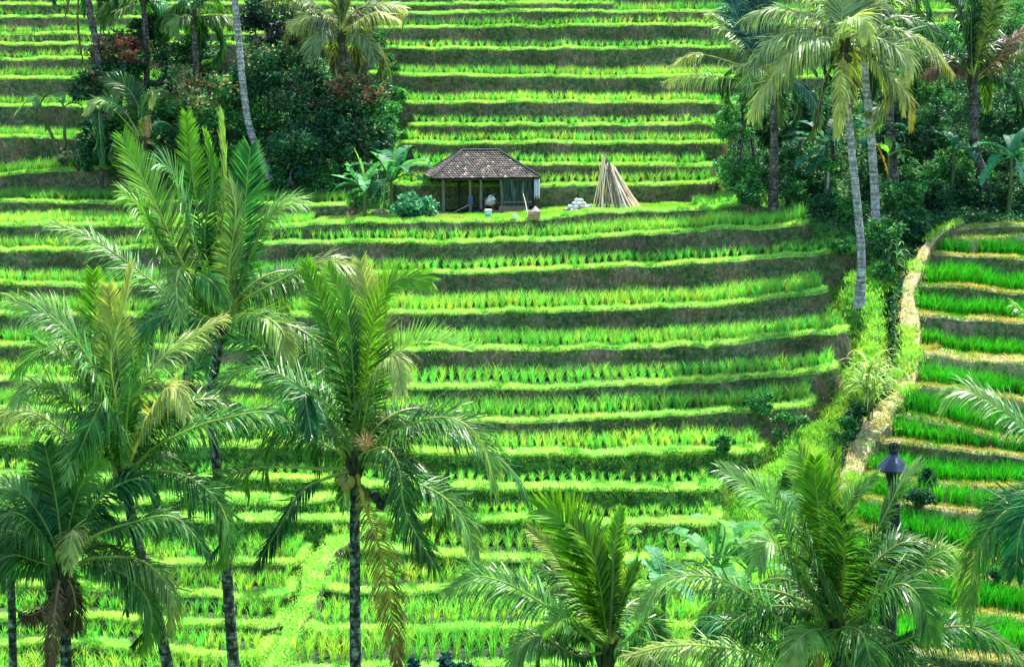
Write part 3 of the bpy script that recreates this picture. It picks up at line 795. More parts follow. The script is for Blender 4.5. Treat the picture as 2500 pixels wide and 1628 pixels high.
palm('coconut palm at left with a curled yellow frond and a speckled trunk leaning right', (302, 1165), 38.5,
     [(328, 1290), (352, 1380), (385, 1510), (412, 1640), (436, 1760)], [
     ([(300, 1160), (270, 1030, 0), (215, 870, -.1), (130, 775, -.3), (25, 733, -.4)], dict(droop=0.51, L=.95, twist=.9, tip=PALE, col=PALE*.6)),
     ([(302, 1160), (280, 980, .3), (240, 830, .4), (228, 665, .3)], dict(up, col=DEEP*2, tip=FRESH, L=.7, twist=1.0)),
     ([(304, 1160), (300, 1000, .2), (285, 860, .2), (262, 700, .1)], dict(up, col=DEEP*2, tip=STRAW, L=.7, twist=.8)),
     ([(304, 1160), (278, 960, -.3), (270, 860, -.4), (300, 750, -.4), (322, 650, -.4)], dict(up, L=.8, twist=.7, tip=STRAW, col=OLIVE)),
     ([(306, 1160), (330, 980, .2), (400, 870, .5), (470, 820, .7), (545, 775, .8)], dict(droop=0.52, L=.8, tip=STRAW*.9, col=OLIVE*.9)),
     ([(306, 1155), (345, 1060, -.2), (390, 970, -.5), (425, 940, -.8), (455, 1010, -1.0)], dict(droop=1.15, L=.75, col=STRAW*.8, tip=STRAW, petiole=.3)),
     ([(306, 1150), (350, 1050, .2), (400, 1000, .3), (480, 900, .5), (520, 820, .6)], dict(droop=0.72, L=.6, col=DEEP*2)),
     ([(298, 1160), (230, 1060, -.3), (150, 965, -.6), (80, 935, -.8), (30, 985, -.9)], dict(droop=0.72, L=1.0, fold=.25, col=GREEN*1.1, tip=PALE)),
     ([(298, 1162), (200, 1090, -.1), (90, 1010, -.1), (0, 1000, 0), (-60, 1050, 0)], dict(droop=0.84, L=.9, col=OLIVE*.8, tip=STRAW)),
     ([(298, 1160), (240, 1000, -.5), (170, 880, -.9), (100, 850, -1.1), (40, 910, -1.2)], dict(droop=0.62, L=.9, fold=.25, col=GREEN, tip=FRESH)),
     ([(302, 1160), (280, 1040, -.9), (255, 980, -1.4), (225, 1030, -1.8), (190, 1110, -2.0)], dict(droop=1.04, L=.85, col=GREEN)),
     ([(306, 1168), (330, 1140), (372, 1096), (470, 1045), (542, 1023), (650, 1005), (728, 1046)], dict(droop=0.88, L=.8, petiole=.18)),
     ([(300, 1168), (250, 1110, -.6), (215, 1070, -1.0), (180, 1100, -1.2), (165, 1170, -1.4)], dict(droop=0.94, L=.6, col=PALE*.8)),
     ([(304, 1160), (310, 1010, -.7), (330, 900, -1.1), (370, 830, -1.3)], dict(up, droop=0.51, L=.9, twist=.9, col=GREEN*1.2)),
     ([(302, 1160), (270, 1000, -.8), (200, 850, -1.3), (120, 770, -1.6), (70, 760, -1.7)], dict(droop=0.58, L=1.0, twist=.8, col=GREEN*1.2)),
     ], auto=9, size=4.4, r=(.165, .12), group=G1, auto_el=(.2, 1.2))
palm('low coconut palm at bottom left with a dead brown frond hanging down', (150, 1385), 37.0,
     [(156, 1460), (162, 1628), (165, 1740)], [
     ([(150, 1380), (110, 1280, 0), (50, 1200, 0), (-20, 1180, 0)], dict(droop=0.52, L=.9, fold=.22, col=DEEP*2.2, tip=PALE)),
     ([(148, 1385), (90, 1370, -.1), (30, 1355, -.2), (-40, 1390, -.2)], dict(droop=1.04, L=.8)),
     ([(152, 1380), (145, 1280, .3), (130, 1180, .4), (110, 1090, .4)], dict(up, L=.8, twist=.9, droop=0.30)),
     ([(152, 1380), (175, 1260, .2), (200, 1180, .2), (245, 1120, .2)], dict(droop=0.58, L=.8, twist=.8, tip=FRESH)),
     ([(154, 1380), (175, 1330, -.4), (178, 1290, -.6), (172, 1330, -.8), (166, 1390, -.9)], dict(droop=0.94, L=.5, col=STRAW*.7)),
     ([(154, 1385), (185, 1345), (232, 1307), (321, 1276), (426, 1262), (511, 1353)], dict(droop=0.84, L=.65, petiole=.3)),
     ([(154, 1390), (175, 1385), (232, 1361), (348, 1369), (420, 1450), (412, 1545)], dict(droop=1.15, L=.75, col=OLIVE*.7, tip=STRAW*.8, petiole=.12)),
     ([(154, 1380), (209, 1262, .6), (270, 1195, .9), (350, 1170, 1.0), (392, 1245, 1.1)], dict(droop=0.84, L=.75, col=DEEP*2.2)),
     ([(148, 1380), (90, 1290, -.5), (30, 1250, -.8), (-40, 1290, -1.0)], dict(droop=0.84, L=.9, col=GREEN)),
     ([(148, 1398), (141, 1440, -.35), (132, 1520, -.45), (118, 1640, -.45)], dict(droop=1.50, L=.55, col=BROWN, tip=BROWN*1.3, stalk=np.array((.3, .19, .15)), rough=1.0, label='dead brown frond hanging straight down')),
     ([(152, 1398), (175, 1430, -.2), (185, 1480, -.3), (180, 1540, -.3)], dict(droop=1.60, L=.5, col=BROWN*.5, rough=1.0)),
     ], auto=7, size=4.0, r=(.16, .12), group=G1, auto_el=(.1, 1.2), base_col=GREEN*.85)
palm('thin dark coconut palm at the extreme left bottom edge, mostly cut off', (20, 1330), 40.0, [(28, 1450), (32, 1640), (34, 1730)], [
     ([(20, 1330), (60, 1330), (110, 1370), (130, 1440)], dict(droop=1.04, L=.7)),
     ([(30, 1480), (60, 1500), (100, 1490), (150, 1440)], dict(droop=1.25, L=.5, col=BROWN*.8, rough=.8)),
     ], auto=9, size=3.4, r=(.12, .09), group=G1, base_col=DEEP*2)
palm('big coconut palm at lower right in front of the dark shrine, trunk hidden', (2045, 1530), 34.0, [(2050, 1700)], [
     ([(2045, 1530), (2020, 1330, .4), (1995, 1200, .5), (1948, 1100, .4)], dict(up, L=.85, twist=1.1, tip=PALE, col=OLIVE)),
     ([(2045, 1530), (2035, 1330, .6), (2030, 1200, .7), (2045, 1110, .7)], dict(up, L=.75, twist=1.3, col=FRESH*.8, tip=FRESH)),
     ([(2040, 1530), (2010, 1330, .2), (1990, 1180, .3), (1990, 1120, .2)], dict(up, L=.7, twist=1.0, col=FRESH*.7, tip=FRESH)),
     ([(2046, 1525), (2055, 1320, .1), (2075, 1220, .1), (2110, 1185, 0), (2142, 1160, -.1)], dict(up, L=.42, twist=1.0, col=OLIVE, tip=OLIVE*1.3, stalk=np.array((.5, .42, .08)))),
     ([(2050, 1525), (2100, 1390, -.3), (2160, 1260, -.4), (2200, 1180, -.4), (2240, 1132, -.4)], dict(droop=0.25, L=.7, twist=.35, fold=.1, stalk=np.array((.45, .46, .24)), col=GREEN*.8, tip=OLIVE)),
     ([(2040, 1525), (1985, 1440, .1), (1930, 1330, .1), (1885, 1230, .1), (1820, 1180, .1), (1758, 1145, .1)], dict(droop=0.30, L=.8, twist=.6, tip=OLIVE)),
     ([(2040, 1520), (1975, 1450, -.5), (1925, 1370, -.8), (1895, 1325, -1.0), (1868, 1325, -1.2), (1848, 1380, -1.3)], dict(droop=0.62, L=.95, fold=.22, col=GREEN*.8, tip=PALE)),
     ([(2036, 1530), (1930, 1530, -.3), (1850, 1465, -.4), (1755, 1412, -.5), (1660, 1407, -.5), (1600, 1435, -.5), (1555, 1505, -.5)], dict(droop=0.72, fold=.35, L=.8, tip=PALE)),
     ([(2052, 1525), (2110, 1490, 0), (2161, 1446, .1), (2220, 1400, .2), (2305, 1345, .2), (2340, 1385, .2)], dict(droop=0.84, L=.8, fold=.22, tip=PALE)),
     ([(2050, 1530), (2100, 1500, -.6), (2161, 1440, -.9), (2210, 1426, -1.1), (2255, 1475, -1.3), (2274, 1562, -1.4)], dict(droop=0.62, fold=.22, L=.9, col=GREEN, tip=OLIVE)),
     ([(2050, 1545), (2076, 1590, -.4), (2180, 1573, -.5), (2281, 1535, -.5), (2374, 1531, -.5), (2450, 1570, -.5), (2505, 1630, -.5)], dict(droop=0.94, fold=.3, L=.9, petiole=.25, col=DEEP*1.6, tip=OLIVE)),
     ([(2040, 1550), (1925, 1624, -.3), (1850, 1597, -.5), (1755, 1578, -.6), (1640, 1574, -.6), (1530, 1600, -.6)], dict(droop=0.99, L=.7, col=PALE, tip=STRAW*.9, petiole=.2)),
     ([(2042, 1540), (2000, 1535, -.9), (1975, 1540, -1.3), (1945, 1570, -1.6), (1938, 1640, -1.8)], dict(droop=0.94, L=.7, col=OLIVE, tip=STRAW*.8)),
     ([(2046, 1540), (2060, 1530, -.9), (2100, 1540, -1.3), (2120, 1590, -1.6), (2130, 1660, -1.7)], dict(droop=0.84, L=.8, col=OLIVE*.7)),
     ([(2035, 1540), (1900, 1570, .3), (1800, 1520, .4), (1740, 1515, .4), (1690, 1560, .4)], dict(droop=0.84, L=.7, col=DEEP*2)),
     ([(2046, 1525), (2060, 1400, -.6), (2060, 1310, -.9), (2040, 1240, -1.1)], dict(droop=0.51, L=.9, twist=.6, col=GREEN*.8)),
     ([(2046, 1525), (2010, 1420, -.8), (1975, 1340, -1.2), (1960, 1270, -1.4)], dict(droop=0.58, L=.95, twist=.8, col=GREEN*.7)),
     ([(2048, 1525), (2110, 1400, .3), (2190, 1330, .5), (2250, 1320, .6)], dict(droop=0.62, L=.9, col=GREEN*.8)),
     ], auto=11, size=4.2, r=(.17, .13), group=G1, auto_el=(-.2, 1.1), nuts=[(2000, 1612, (.45, .2, .04))])
palm('young coconut palm at bottom centre with one broad fresh green spear frond', (1480, 1590), 36.0, [(1480, 1720)], [
     ([(1480, 1585), (1445, 1420, .1), (1415, 1330, .1), (1365, 1260, 0), (1315, 1242, -.1)], dict(up, L=1.0, twist=1.25, col=FRESH*.75, tip=FRESH, droop=0.05, w=.07, nl=90)),
     ([(1482, 1585), (1462, 1420, -.2), (1440, 1340, -.2), (1400, 1285, -.3)], dict(up, L=.75, twist=1.0, col=FRESH*.6, w=.07)),
     ([(1476, 1585), (1430, 1480, .2), (1380, 1390, .2), (1345, 1340, .2), (1292, 1293, .2)], dict(up, L=.45, twist=.9, col=OLIVE*1.1, tip=STRAW)),
     ([(1486, 1585), (1495, 1450, .1), (1500, 1340, .1), (1518, 1240, .1)], dict(up, L=.4, twist=.6, col=OLIVE, tip=FRESH, stalk=np.array((.5, .45, .2)))),
     ([(1486, 1585), (1505, 1430, .3), (1518, 1330, .3), (1530, 1295, .2), (1555, 1298, .1)], dict(up, L=.35, col=PALE, droop=0.20)),
     ([(1474, 1585), (1400, 1525, -.1), (1320, 1470, -.2), (1245, 1427, -.2), (1165, 1407, -.2), (1090, 1442, -.1)], dict(droop=0.65, fold=.25, L=.95, twist=.6, tip=OLIVE)),
     ([(1478, 1590), (1412, 1600, -.5), (1353, 1570, -.8), (1310, 1552, -1.0), (1265, 1575, -1.1), (1250, 1640, -1.2)], dict(droop=0.84, fold=.22, L=.7, tip=PALE)),
     ([(1490, 1585), (1510, 1500, -.1), (1524, 1454, -.1), (1558, 1372, -.1)], dict(up, L=.45, twist=.6, col=OLIVE, tip=FRESH)),
     ([(1476, 1585), (1420, 1540, -.8), (1380, 1510, -1.2), (1330, 1540, -1.5)], dict(droop=0.30, L=.6, fold=.7, col=OLIVE*.8, tip=FRESH)),
     ([(1484, 1588), (1540, 1560, -.4), (1580, 1520, -.6), (1620, 1570, -.8)], dict(droop=0.84, L=.7)),
     ([(1476, 1585), (1420, 1450, .5), (1370, 1400, .7), (1310, 1390, .8)], dict(droop=0.58, L=.7, fold=.25, twist=.6)),
     ], auto=7, size=3.4, r=(.15, .12), group=G1, auto_el=(0, 1.0))
palm('coconut palm beyond the right edge, only drooping dark fronds in view', (2680, 1260), 33.0, [(2690, 1500), (2700, 1760)], [
     ([(2680, 1255), (2590, 1230), (2480, 1237), (2420, 1285), (2378, 1370), (2365, 1510)], dict(droop=0.94, L=.95, fold=.25, tip=PALE)),
     ([(2680, 1250), (2600, 1110, .4), (2500, 1042, .6), (2440, 995, .7), (2380, 958, .8), (2328, 955, .9), (2300, 1010, 1.0)], dict(droop=0.52, L=.75, fold=.25, tip=PALE, col=GREEN*1.1)),
     ([(2680, 1250), (2600, 1200, -.5), (2530, 1220, -.8), (2490, 1300, -1.0), (2480, 1400, -1.1)], dict(droop=0.84, L=.9, col=DEEP*2)),
     ([(2690, 1250), (2600, 950, .8), (2530, 800, 1.0), (2470, 740, 1.0)], dict(droop=0.58, L=.5, col=FRESH)),
     ], auto=5, size=3.6, r=(.17, .13), group=G1)
# -- the palms on the slope
G2 = 'coconut palms growing on the upper slope'
hg = dict(nl=92, w=.062)
LITE = np.array((.30, .42, .19))
palm('large olive fronded coconut palm at upper right with curving pale trunk and yellow hanging frond', (2061, 108), None,
     [(2063, 200), (2070, 271), (2081, 387), (2095, 523), (2103, 635), (2098, 752)], [
     ([(2055, 100), (2000, 50, 0), (1910, 20, 0), (1850, 28, 0), (1815, 50, 0)], dict(droop=1.15, L=1.25)),
     ([(2055, 105), (1990, 80, -.3), (1920, 82, -.5), (1870, 108, -.6), (1838, 165, -.7)], dict(droop=1.15, L=1.35)),
     ([(2055, 108), (2010, 92, -.6), (1950, 112, -1.0), (1910, 150, -1.2), (1892, 182, -1.3)], dict(droop=1.04, L=1.35, tip=STRAW)),
     ([(2055, 115), (2005, 130, -.5), (1930, 160, -.8), (1870, 215, -1.0), (1836, 285, -1.0)], dict(droop=1.04, L=1.2, tip=STRAW)),
     ([(2065, 100), (2120, 72, 0), (2200, 76, 0), (2270, 110, 0), (2322, 175, 0)], dict(droop=1.15, L=1.3, tip=STRAW*.8)),
     ([(2065, 105), (2110, 88, -.5), (2170, 105, -.9), (2213, 135, -1.1), (2208, 190, -1.3)], dict(droop=1.15, L=1.2, tip=STRAW)),
     ([(2065, 115), (2110, 130, -.4), (2160, 170, -.6), (2215, 230, -.8), (2222, 305, -.8)], dict(droop=0.94, L=1.1, tip=np.array((.5, .42, .03)))),
     ([(2060, 120), (2055, 180, -.8), (2050, 250, -1.0), (2042, 330, -1.0)], dict(droop=1.30, L=.85, col=STRAW*.9, tip=STRAW, stalk=np.array((.6, .45, .08)), label='hanging frond gone yellow')),
     ([(2060, 105), (2062, 70, -.8), (2082, 42, -1.4), (2108, 50, -1.9), (2120, 90, -2.2)], dict(droop=0.84, L=1.0, col=LITE*1.3, tip=STRAW)),
     ([(2058, 100), (2030, 40, .3), (1990, -10, .4), (1930, -30, .4)], dict(droop=0.94, L=1.1)),
     ([(2064, 98), (2110, 40, .2), (2160, 0, .3), (2220, -20, .4)], dict(droop=0.72, L=1.1)),
     ([(2060, 98), (2055, 30, .4), (2075, -40, .5)], dict(up, L=1.1, twist=.7)),
     ([(2062, 98), (2085, 20, .5), (2120, -50, .7)], dict(up, L=1.1, twist=.7)),
     ([(2052, 125), (2015, 190, -.2), (2000, 260, -.2), (1986, 345, -.2)], dict(droop=2.00, L=.4, col=BROWN*.5, rough=1, label='dead dark frond hanging down')),
     ], auto=7, size=5.2, bark='trunk_pale', r=(.19, .135), group=G2, base_col=LITE*.85, auto_col=LITE*.5, **hg,
     nuts=[(2046, 110, (.3, .3, .05)), (2052, 140, (.05, .07, .03)), (2066, 138, (.04, .06, .03)), (2076, 120, (.05, .07, .03)), (2074, 145, (.03, .05, .03))])
palm('pale straight trunked coconut palm just right of and behind the olive palm', (2110, 120), None,
     [(2114, 200), (2126, 329), (2136, 484), (2138, 592)], [
     ([(2110, 118), (2150, 60), (2200, 40), (2260, 60), (2290, 110)], dict(droop=1.04, L=1.1)),
     ([(2110, 120), (2150, 130), (2190, 190), (2205, 270)], dict(droop=1.04, L=1.0, tip=STRAW)),
     ], auto=8, size=3.6, bark='trunk_pale', r=(.21, .15), group=G2, base_col=GREEN*.7, **hg)
palm('coconut palm with bluish trunk half hidden in the jungle undergrowth', (2160, -60), 79,
     [(2163, 60), (2170, 270), (2186, 490)], [], auto=12, size=5, bark='trunk_brown', r=(.24, .18), group=G2, base_col=DEEP*1.8, **hg)
palm('blue green feathery coconut palm left of the olive palm, short grey trunk', (1885, 185), 78.5,
     [(1888, 260), (1890, 350), (1889, 420)], [
     ([(1880, 180), (1840, 130), (1780, 70), (1732, 32)], dict(droop=0.84, L=1.2, col=PALE*.5, tip=PALE)),
     ([(1880, 180), (1840, 120, .3), (1800, 40, .5), (1775, -30, .6)], dict(up, L=1.3, twist=.8, droop=0.58)),
     ([(1882, 178), (1860, 90, .5), (1850, 0, .8)], dict(up, L=1.3, twist=.9, droop=0.30)),
     ([(1878, 190), (1810, 160, -.3), (1700, 132, -.4), (1632, 165, -.4)], dict(droop=1.15, L=.75, col=STRAW*.9, tip=STRAW, rough=.6, gap=(.3, .62), label='thin drooping straw coloured frond')),
     ([(1878, 195), (1800, 192, -.4), (1735, 186, -.5), (1680, 185, -.5), (1622, 200, -.5)], dict(droop=1.25, L=.85, col=PALE, tip=STRAW, rough=.6, gap=(.3, .45))),
     ([(1880, 190), (1850, 165, -.6), (1835, 175, -.9), (1822, 220, -1)], dict(droop=1.04, L=.8, col=PALE*.8)),
     ], auto=9, size=4.4, bark='trunk_brown', r=(.22, .16), group=G2, base_col=np.array((.03, .13, .10)), **hg)
palm('dark shaggy coconut palm near the right edge with a thick trunk bent at its foot', (2374, 195), 78.8,
     [(2378, 260), (2378, 348), (2390, 400), (2402, 432)], [
     ([(2374, 190), (2360, 100), (2330, 0), (2300, -60)], dict(up, L=1.3, droop=0.52, col=DEEP)),
     ([(2374, 190), (2370, 90), (2375, -20)], dict(up, L=1.4, twist=.8, droop=0.58, col=DEEP)),
     ([(2374, 190), (2400, 100), (2430, 0), (2450, -60)], dict(up, L=1.3, twist=.6, droop=0.52, col=PALE*.5)),
     ([(2372, 190), (2330, 110, -.3), (2270, 60, -.4), (2215, 55, -.4)], dict(droop=0.84, L=1.2, col=DEEP*1.5)),
     ([(2372, 195), (2330, 160, -.3), (2290, 160, -.4), (2258, 185, -.5)], dict(droop=1.15, L=.9, col=BROWN, tip=BROWN*1.8)),
     ([(2378, 195), (2430, 150), (2480, 90), (2540, 70)], dict(droop=0.84, L=1.0, col=BROWN*1.1+.03)),
     ([(2378, 200), (2430, 170), (2490, 130), (2560, 120)], dict(droop=0.94, L=1.0, col=OLIVE*.8)),
     ], auto=9, size=4.8, bark='trunk_brown', r=(.25, .2), group=G2, base_col=DEEP*1.2, auto_el=(.2, 1.3), **hg)
palm('coconut palm at top left of centre with sunlit olive plumes above the dark trees', (832, 85), 86,
     [(836, 130), (838, 200), (838, 330)], [
     ([(832, 80), (780, 20), (720, -10), (650, 0)], dict(droop=0.94, L=1.2)),
     ([(832, 85), (790, 50, -.5), (750, 40, -.8), (712, 60, -1)], dict(droop=1.04, L=1.2, tip=STRAW)),
     ([(832, 85), (800, 70, -.8), (770, 90, -1.2), (755, 140, -1.4)], dict(droop=0.84, L=1.1)),
     ([(835, 80), (870, 40), (920, 10), (985, 20)], dict(droop=0.94, L=1.3, tip=STRAW)),
     ([(835, 80), (870, 55, -.6), (920, 30, -.9), (975, 50, -1)], dict(droop=1.15, L=1.0, col=STRAW*.7, tip=STRAW)),
     ([(835, 85), (870, 80, -.6), (900, 100, -.9), (915, 150, -1)], dict(droop=0.94, L=1.0)),
     ([(832, 78), (822, 0), (800, -60)], dict(up, L=1.2, twist=.6)),
     ([(834, 78), (850, 0), (880, -70)], dict(up, L=1.2, twist=.6)),
     ], auto=12, size=5, bark='trunk_brown', r=(.22, .17), group=G2, base_col=LITE*.6, auto_el=(0, 1.2), **hg)
palm('slender white trunked coconut palm leaning through the dark grove, crown out of view', (560, -150), 84.2,
     [(573, 0), (585, 120), (598, 248), (619, 348), (655, 425)], [], auto=10, size=4.6, bark='trunk_pale', r=(.2, .14), group=G2, base_col=LITE*.6, **hg)
palm('dark leaning coconut palm at top left with a dead frond hanging beside its trunk', (205, -70), 86,
     [(215, 0), (226, 60), (238, 125), (250, 260)], [
     ([(203, -60), (192, 0), (192, 70), (203, 150)], dict(droop=1.60, L=.4, col=BROWN*.5, rough=.6, label='dead dark frond hanging straight down')),
     ([(203, -70), (175, -30), (165, 10), (158, 45)], dict(droop=1.60, L=.4, col=np.array((.30, .12, .10)))),
     ], auto=9, size=4.2, bark='trunk_brown', r=(.21, .16), group=G2, base_col=DEEP*2, **hg)
palm('small coconut palm with grey arching fronds just left of the tall white trunk', (468, 35), 86,
     [(474, 90), (478, 160), (480, 300)], [
     ([(468, 33), (440, 10), (410, 30), (395, 60)], dict(droop=1.04, L=1.0, col=PALE*.5)),
     ([(468, 35), (450, 40, -.5), (430, 50, -.7), (425, 75, -.9)], dict(droop=0.94, L=.8, col=PALE*.6, tip=OLIVE)),
     ([(470, 35), (500, 40), (545, 38), (575, 60)], dict(droop=1.04, L=1.0, col=PALE*.5)),
     ([(468, 35), (440, -20), (400, -40)], dict(droop=0.62, L=1.0)), ([(470, 35), (500, -20), (540, -40)], dict(droop=0.62, L=1.0)),
     ], auto=9, size=3.8, bark='trunk_brown', r=(.18, .14), group=G2, base_col=DEEP*2.4, **hg)
palm('coconut palm at top left with one long bluish frond arching left, between two dark trunks', (350, -10), 87,
     [(352, 40), (356, 90), (360, 260)], [
     ([(350, -12), (310, -5), (260, 10), (238, 35)], dict(droop=1.15, L=1.0, col=PALE*.7)),
     ([(350, -10), (300, 20, -.4), (262, 30, -.6), (250, 70, -.7)], dict(droop=1.04, L=.8, col=PALE*.5)),
     ([(352, -10), (390, 10), (420, 20), (440, 50)], dict(droop=1.15, L=.8)),
     ], auto=8, size=3.8, bark='trunk_brown', r=(.18, .14), group=G2, base_col=DEEP*2.4, **hg)
palm('short coconut palm with ragged yellow tipped fronds at the foot of the grove', (347, 345), 81,
     [(350, 380), (352, 430)], [
     ([(347, 340), (340, 270), (310, 215), (255, 188)], dict(up, L=.9, twist=1.0, col=GREEN*.6, droop=0.20)),
     ([(345, 340), (310, 280, -.4), (270, 250, -.6), (235, 245, -.8), (208, 275, -.9)], dict(droop=0.62, L=.7, tip=STRAW, petiole=.4)),
     ([(349, 340), (345, 280, -.2), (355, 240, -.4), (372, 222, -.5), (368, 262, -.6)], dict(droop=0.84, L=.5, tip=STRAW, petiole=.3)),
     ([(349, 342), (345, 300, -.4), (358, 285, -.5), (362, 330, -.6)], dict(droop=1.04, L=.4, col=STRAW*.6, tip=np.array((.5, .25, .12)), rough=.5)),
     ([(345, 342), (280, 270, -.6), (245, 260, -.8), (245, 330, -.9), (252, 400, -.9)], dict(droop=1.04, L=.8, col=DEEP*1.5, rough=.4, petiole=.45)),
     ([(345, 342), (300, 290), (275, 240), (262, 215)], dict(up, L=.7, col=GREEN*.6)),
     ], auto=6, size=3.0, bark='trunk_brown', r=(.16, .13), group=G2, base_col=DEEP*2.4, **hg)
# ------------------------------------------------------------------ leafy trees and bushes
def leaves(mb, C, size, col, up=.35, long=2.2, droopz=0.0, outdir=None, seg=1):
    """pointed leaves, each folded along its midrib"""
    n = len(C)
    d = R.randn(n, 3); d[:, 2] = d[:, 2]*.6-droopz
    if outdir is not None: d += outdir*1.0
    d /= np.linalg.norm(d, axis=1)[:, None]+1e-9
    q = R.randn(n, 3); q[:, 2] += up*3; q[:, 1] -= .5
    nrm = q-(q*d).sum(1)[:, None]*d; nrm /= np.linalg.norm(nrm, axis=1)[:, None]+1e-9
    s = np.cross(d, nrm)
    sz = np.asarray(size)*(.7+.6*R.rand(n)); sz = sz[:, None]
    a = C; b = C+d*sz*.5+s*sz/long*.5+nrm*sz*.08; c = C+d*sz-nrm*sz*.1; e = C+d*sz*.5-s*sz/long*.5+nrm*sz*.08
    V = np.stack([a, b, c, e], 1).reshape(-1, 3)
    i = np.arange(n)[:, None]*4
    f = np.vstack([i+np.array([[0, 1, 2]]), i+np.array([[0, 2, 3]])])
    mb.add(V, f, np.repeat(np.clip(col, .003, 1), 4, 0))

def pick(pal, n):
    w = np.array([p[0] for p in pal], float); w /= w.sum()
    k = R.choice(len(pal), n, p=w)
    c = np.array([p[1] for p in pal])[k]
    return c*(1+.3*R.randn(n, 1)).clip(.4, 1.7)

DARKP = [(4, (.012, .07, .045)), (4, (.025, .12, .05)), (3, (.05, .19, .06)), (1, (.10, .30, .08))]
MIDP = [(3, (.025, .13, .05)), (4, (.05, .22, .06)), (3, (.10, .34, .08)), (1, (.2, .46, .12))]
LIGHTP = [(2, (.03, .17, .06)), (4, (.07, .30, .09)), (4, (.13, .42, .10)), (1, (.24, .55, .14))]
PINK = (.34, .10, .09); CREAM = (.46, .40, .20); RED = (.24, .045, .055); ORANGE = (.40, .22, .08)

def crown_pts(c, rx, ry, rz, n, clumps, seed):
    rs = np.random.RandomState(seed)
    k = rs.randn(clumps, 3); k /= np.linalg.norm(k, axis=1)[:, None]
    k *= (rs.rand(clumps)**.35)[:, None]*.82
    rad = .13+.22*rs.rand(clumps)
    q = rs.randint(clumps, size=n)
    d = rs.randn(n, 3); d /= np.linalg.norm(d, axis=1)[:, None]
    d *= (rs.rand(n)**.45)[:, None]
    P = k[q]+d*rad[q][:, None]
    out = P/(np.linalg.norm(P, axis=1)[:, None]+1e-9)
    return np.array(c)+P*np.array([rx, ry, rz]), out, k*np.array([rx, ry, rz])+np.array(c), q

def tree(label, px, py, rpx, D=None, pal=DARKP, accent=None, n=3600, leaf=.24, name='broadleaf_tree', cat='tree', squash=.85, group=None, trunk=True, foot=None, trunk_r=.13, bark='trunk_brown', clumps=38, long=2.2):
    if D is None:
        h = hit(px, foot if foot else min(py+rpx*1.25, 1620)); D = h[1]
    c = at(px, py, D); r = rpx/pxm(D)
    rz = r*squash
    z, _ = down(c[0], c[1]+.2)
    if z is not None and c[2]-rz*.7 < z: c[2] = z+rz*.7
    root = np.array([c[0], c[1], (z if z is not None else c[2]-rz)])
    e = empty(name, root, label, cat, group)
    P, out, K, q = crown_pts(c, r, r*.85, rz, n, clumps, int(px*7+py))
    col = pick(pal, n)
    cl = .75+.5*np.random.RandomState(int(px)).rand(len(K))
    col = col*cl[q][:, None]
    if accent is not None:
        fr, ac = accent
        kk = (out[:, 2] > -.2) & (R.rand(n) < fr*3*(fnoise(P[:, 0]*1.2, P[:, 2]*1.2, 4)+.35).clip(0, 1))
        if kk.any(): col[kk] = np.array(ac[0])*(1+.3*R.randn(kk.sum(), 1)) if len(ac) == 1 else np.array(ac)[R.randint(len(ac), size=kk.sum())]*(1+.3*R.randn(kk.sum(), 1))
    mb = MB(); leaves(mb, P, leaf, col, long=long, outdir=out*.6)
    mb.build('crown' if trunk else 'foliage', M['leaf'], e)
    if trunk:
        mb = MB()
        fork = c-np.array([0, 0, rz*.35])
        tube(mb, spline([root-[0, 0, .2], (root+fork)/2+[R.randn()*.12, 0, 0], fork], 12), np.linspace(trunk_r, trunk_r*.6, 12), 8, (1, 1, 1))
        for kq in K[:8]:
            tube(mb, spline([fork, (fork+kq)/2+[0, 0, .15], kq], 7), np.linspace(trunk_r*.5, .02, 7), 5, (1, 1, 1))
        mb.build('trunk', M[bark], e, smooth=True)
    else:
        mb = MB()
        for kq in K[:7]:
            tube(mb, spline([root-[0, 0, .1], (root*.4+kq*.6), kq], 5), np.linspace(.03, .01, 5), 4, (1, 1, 1))
        mb.build('stem', M[bark], e, smooth=True)
    return e

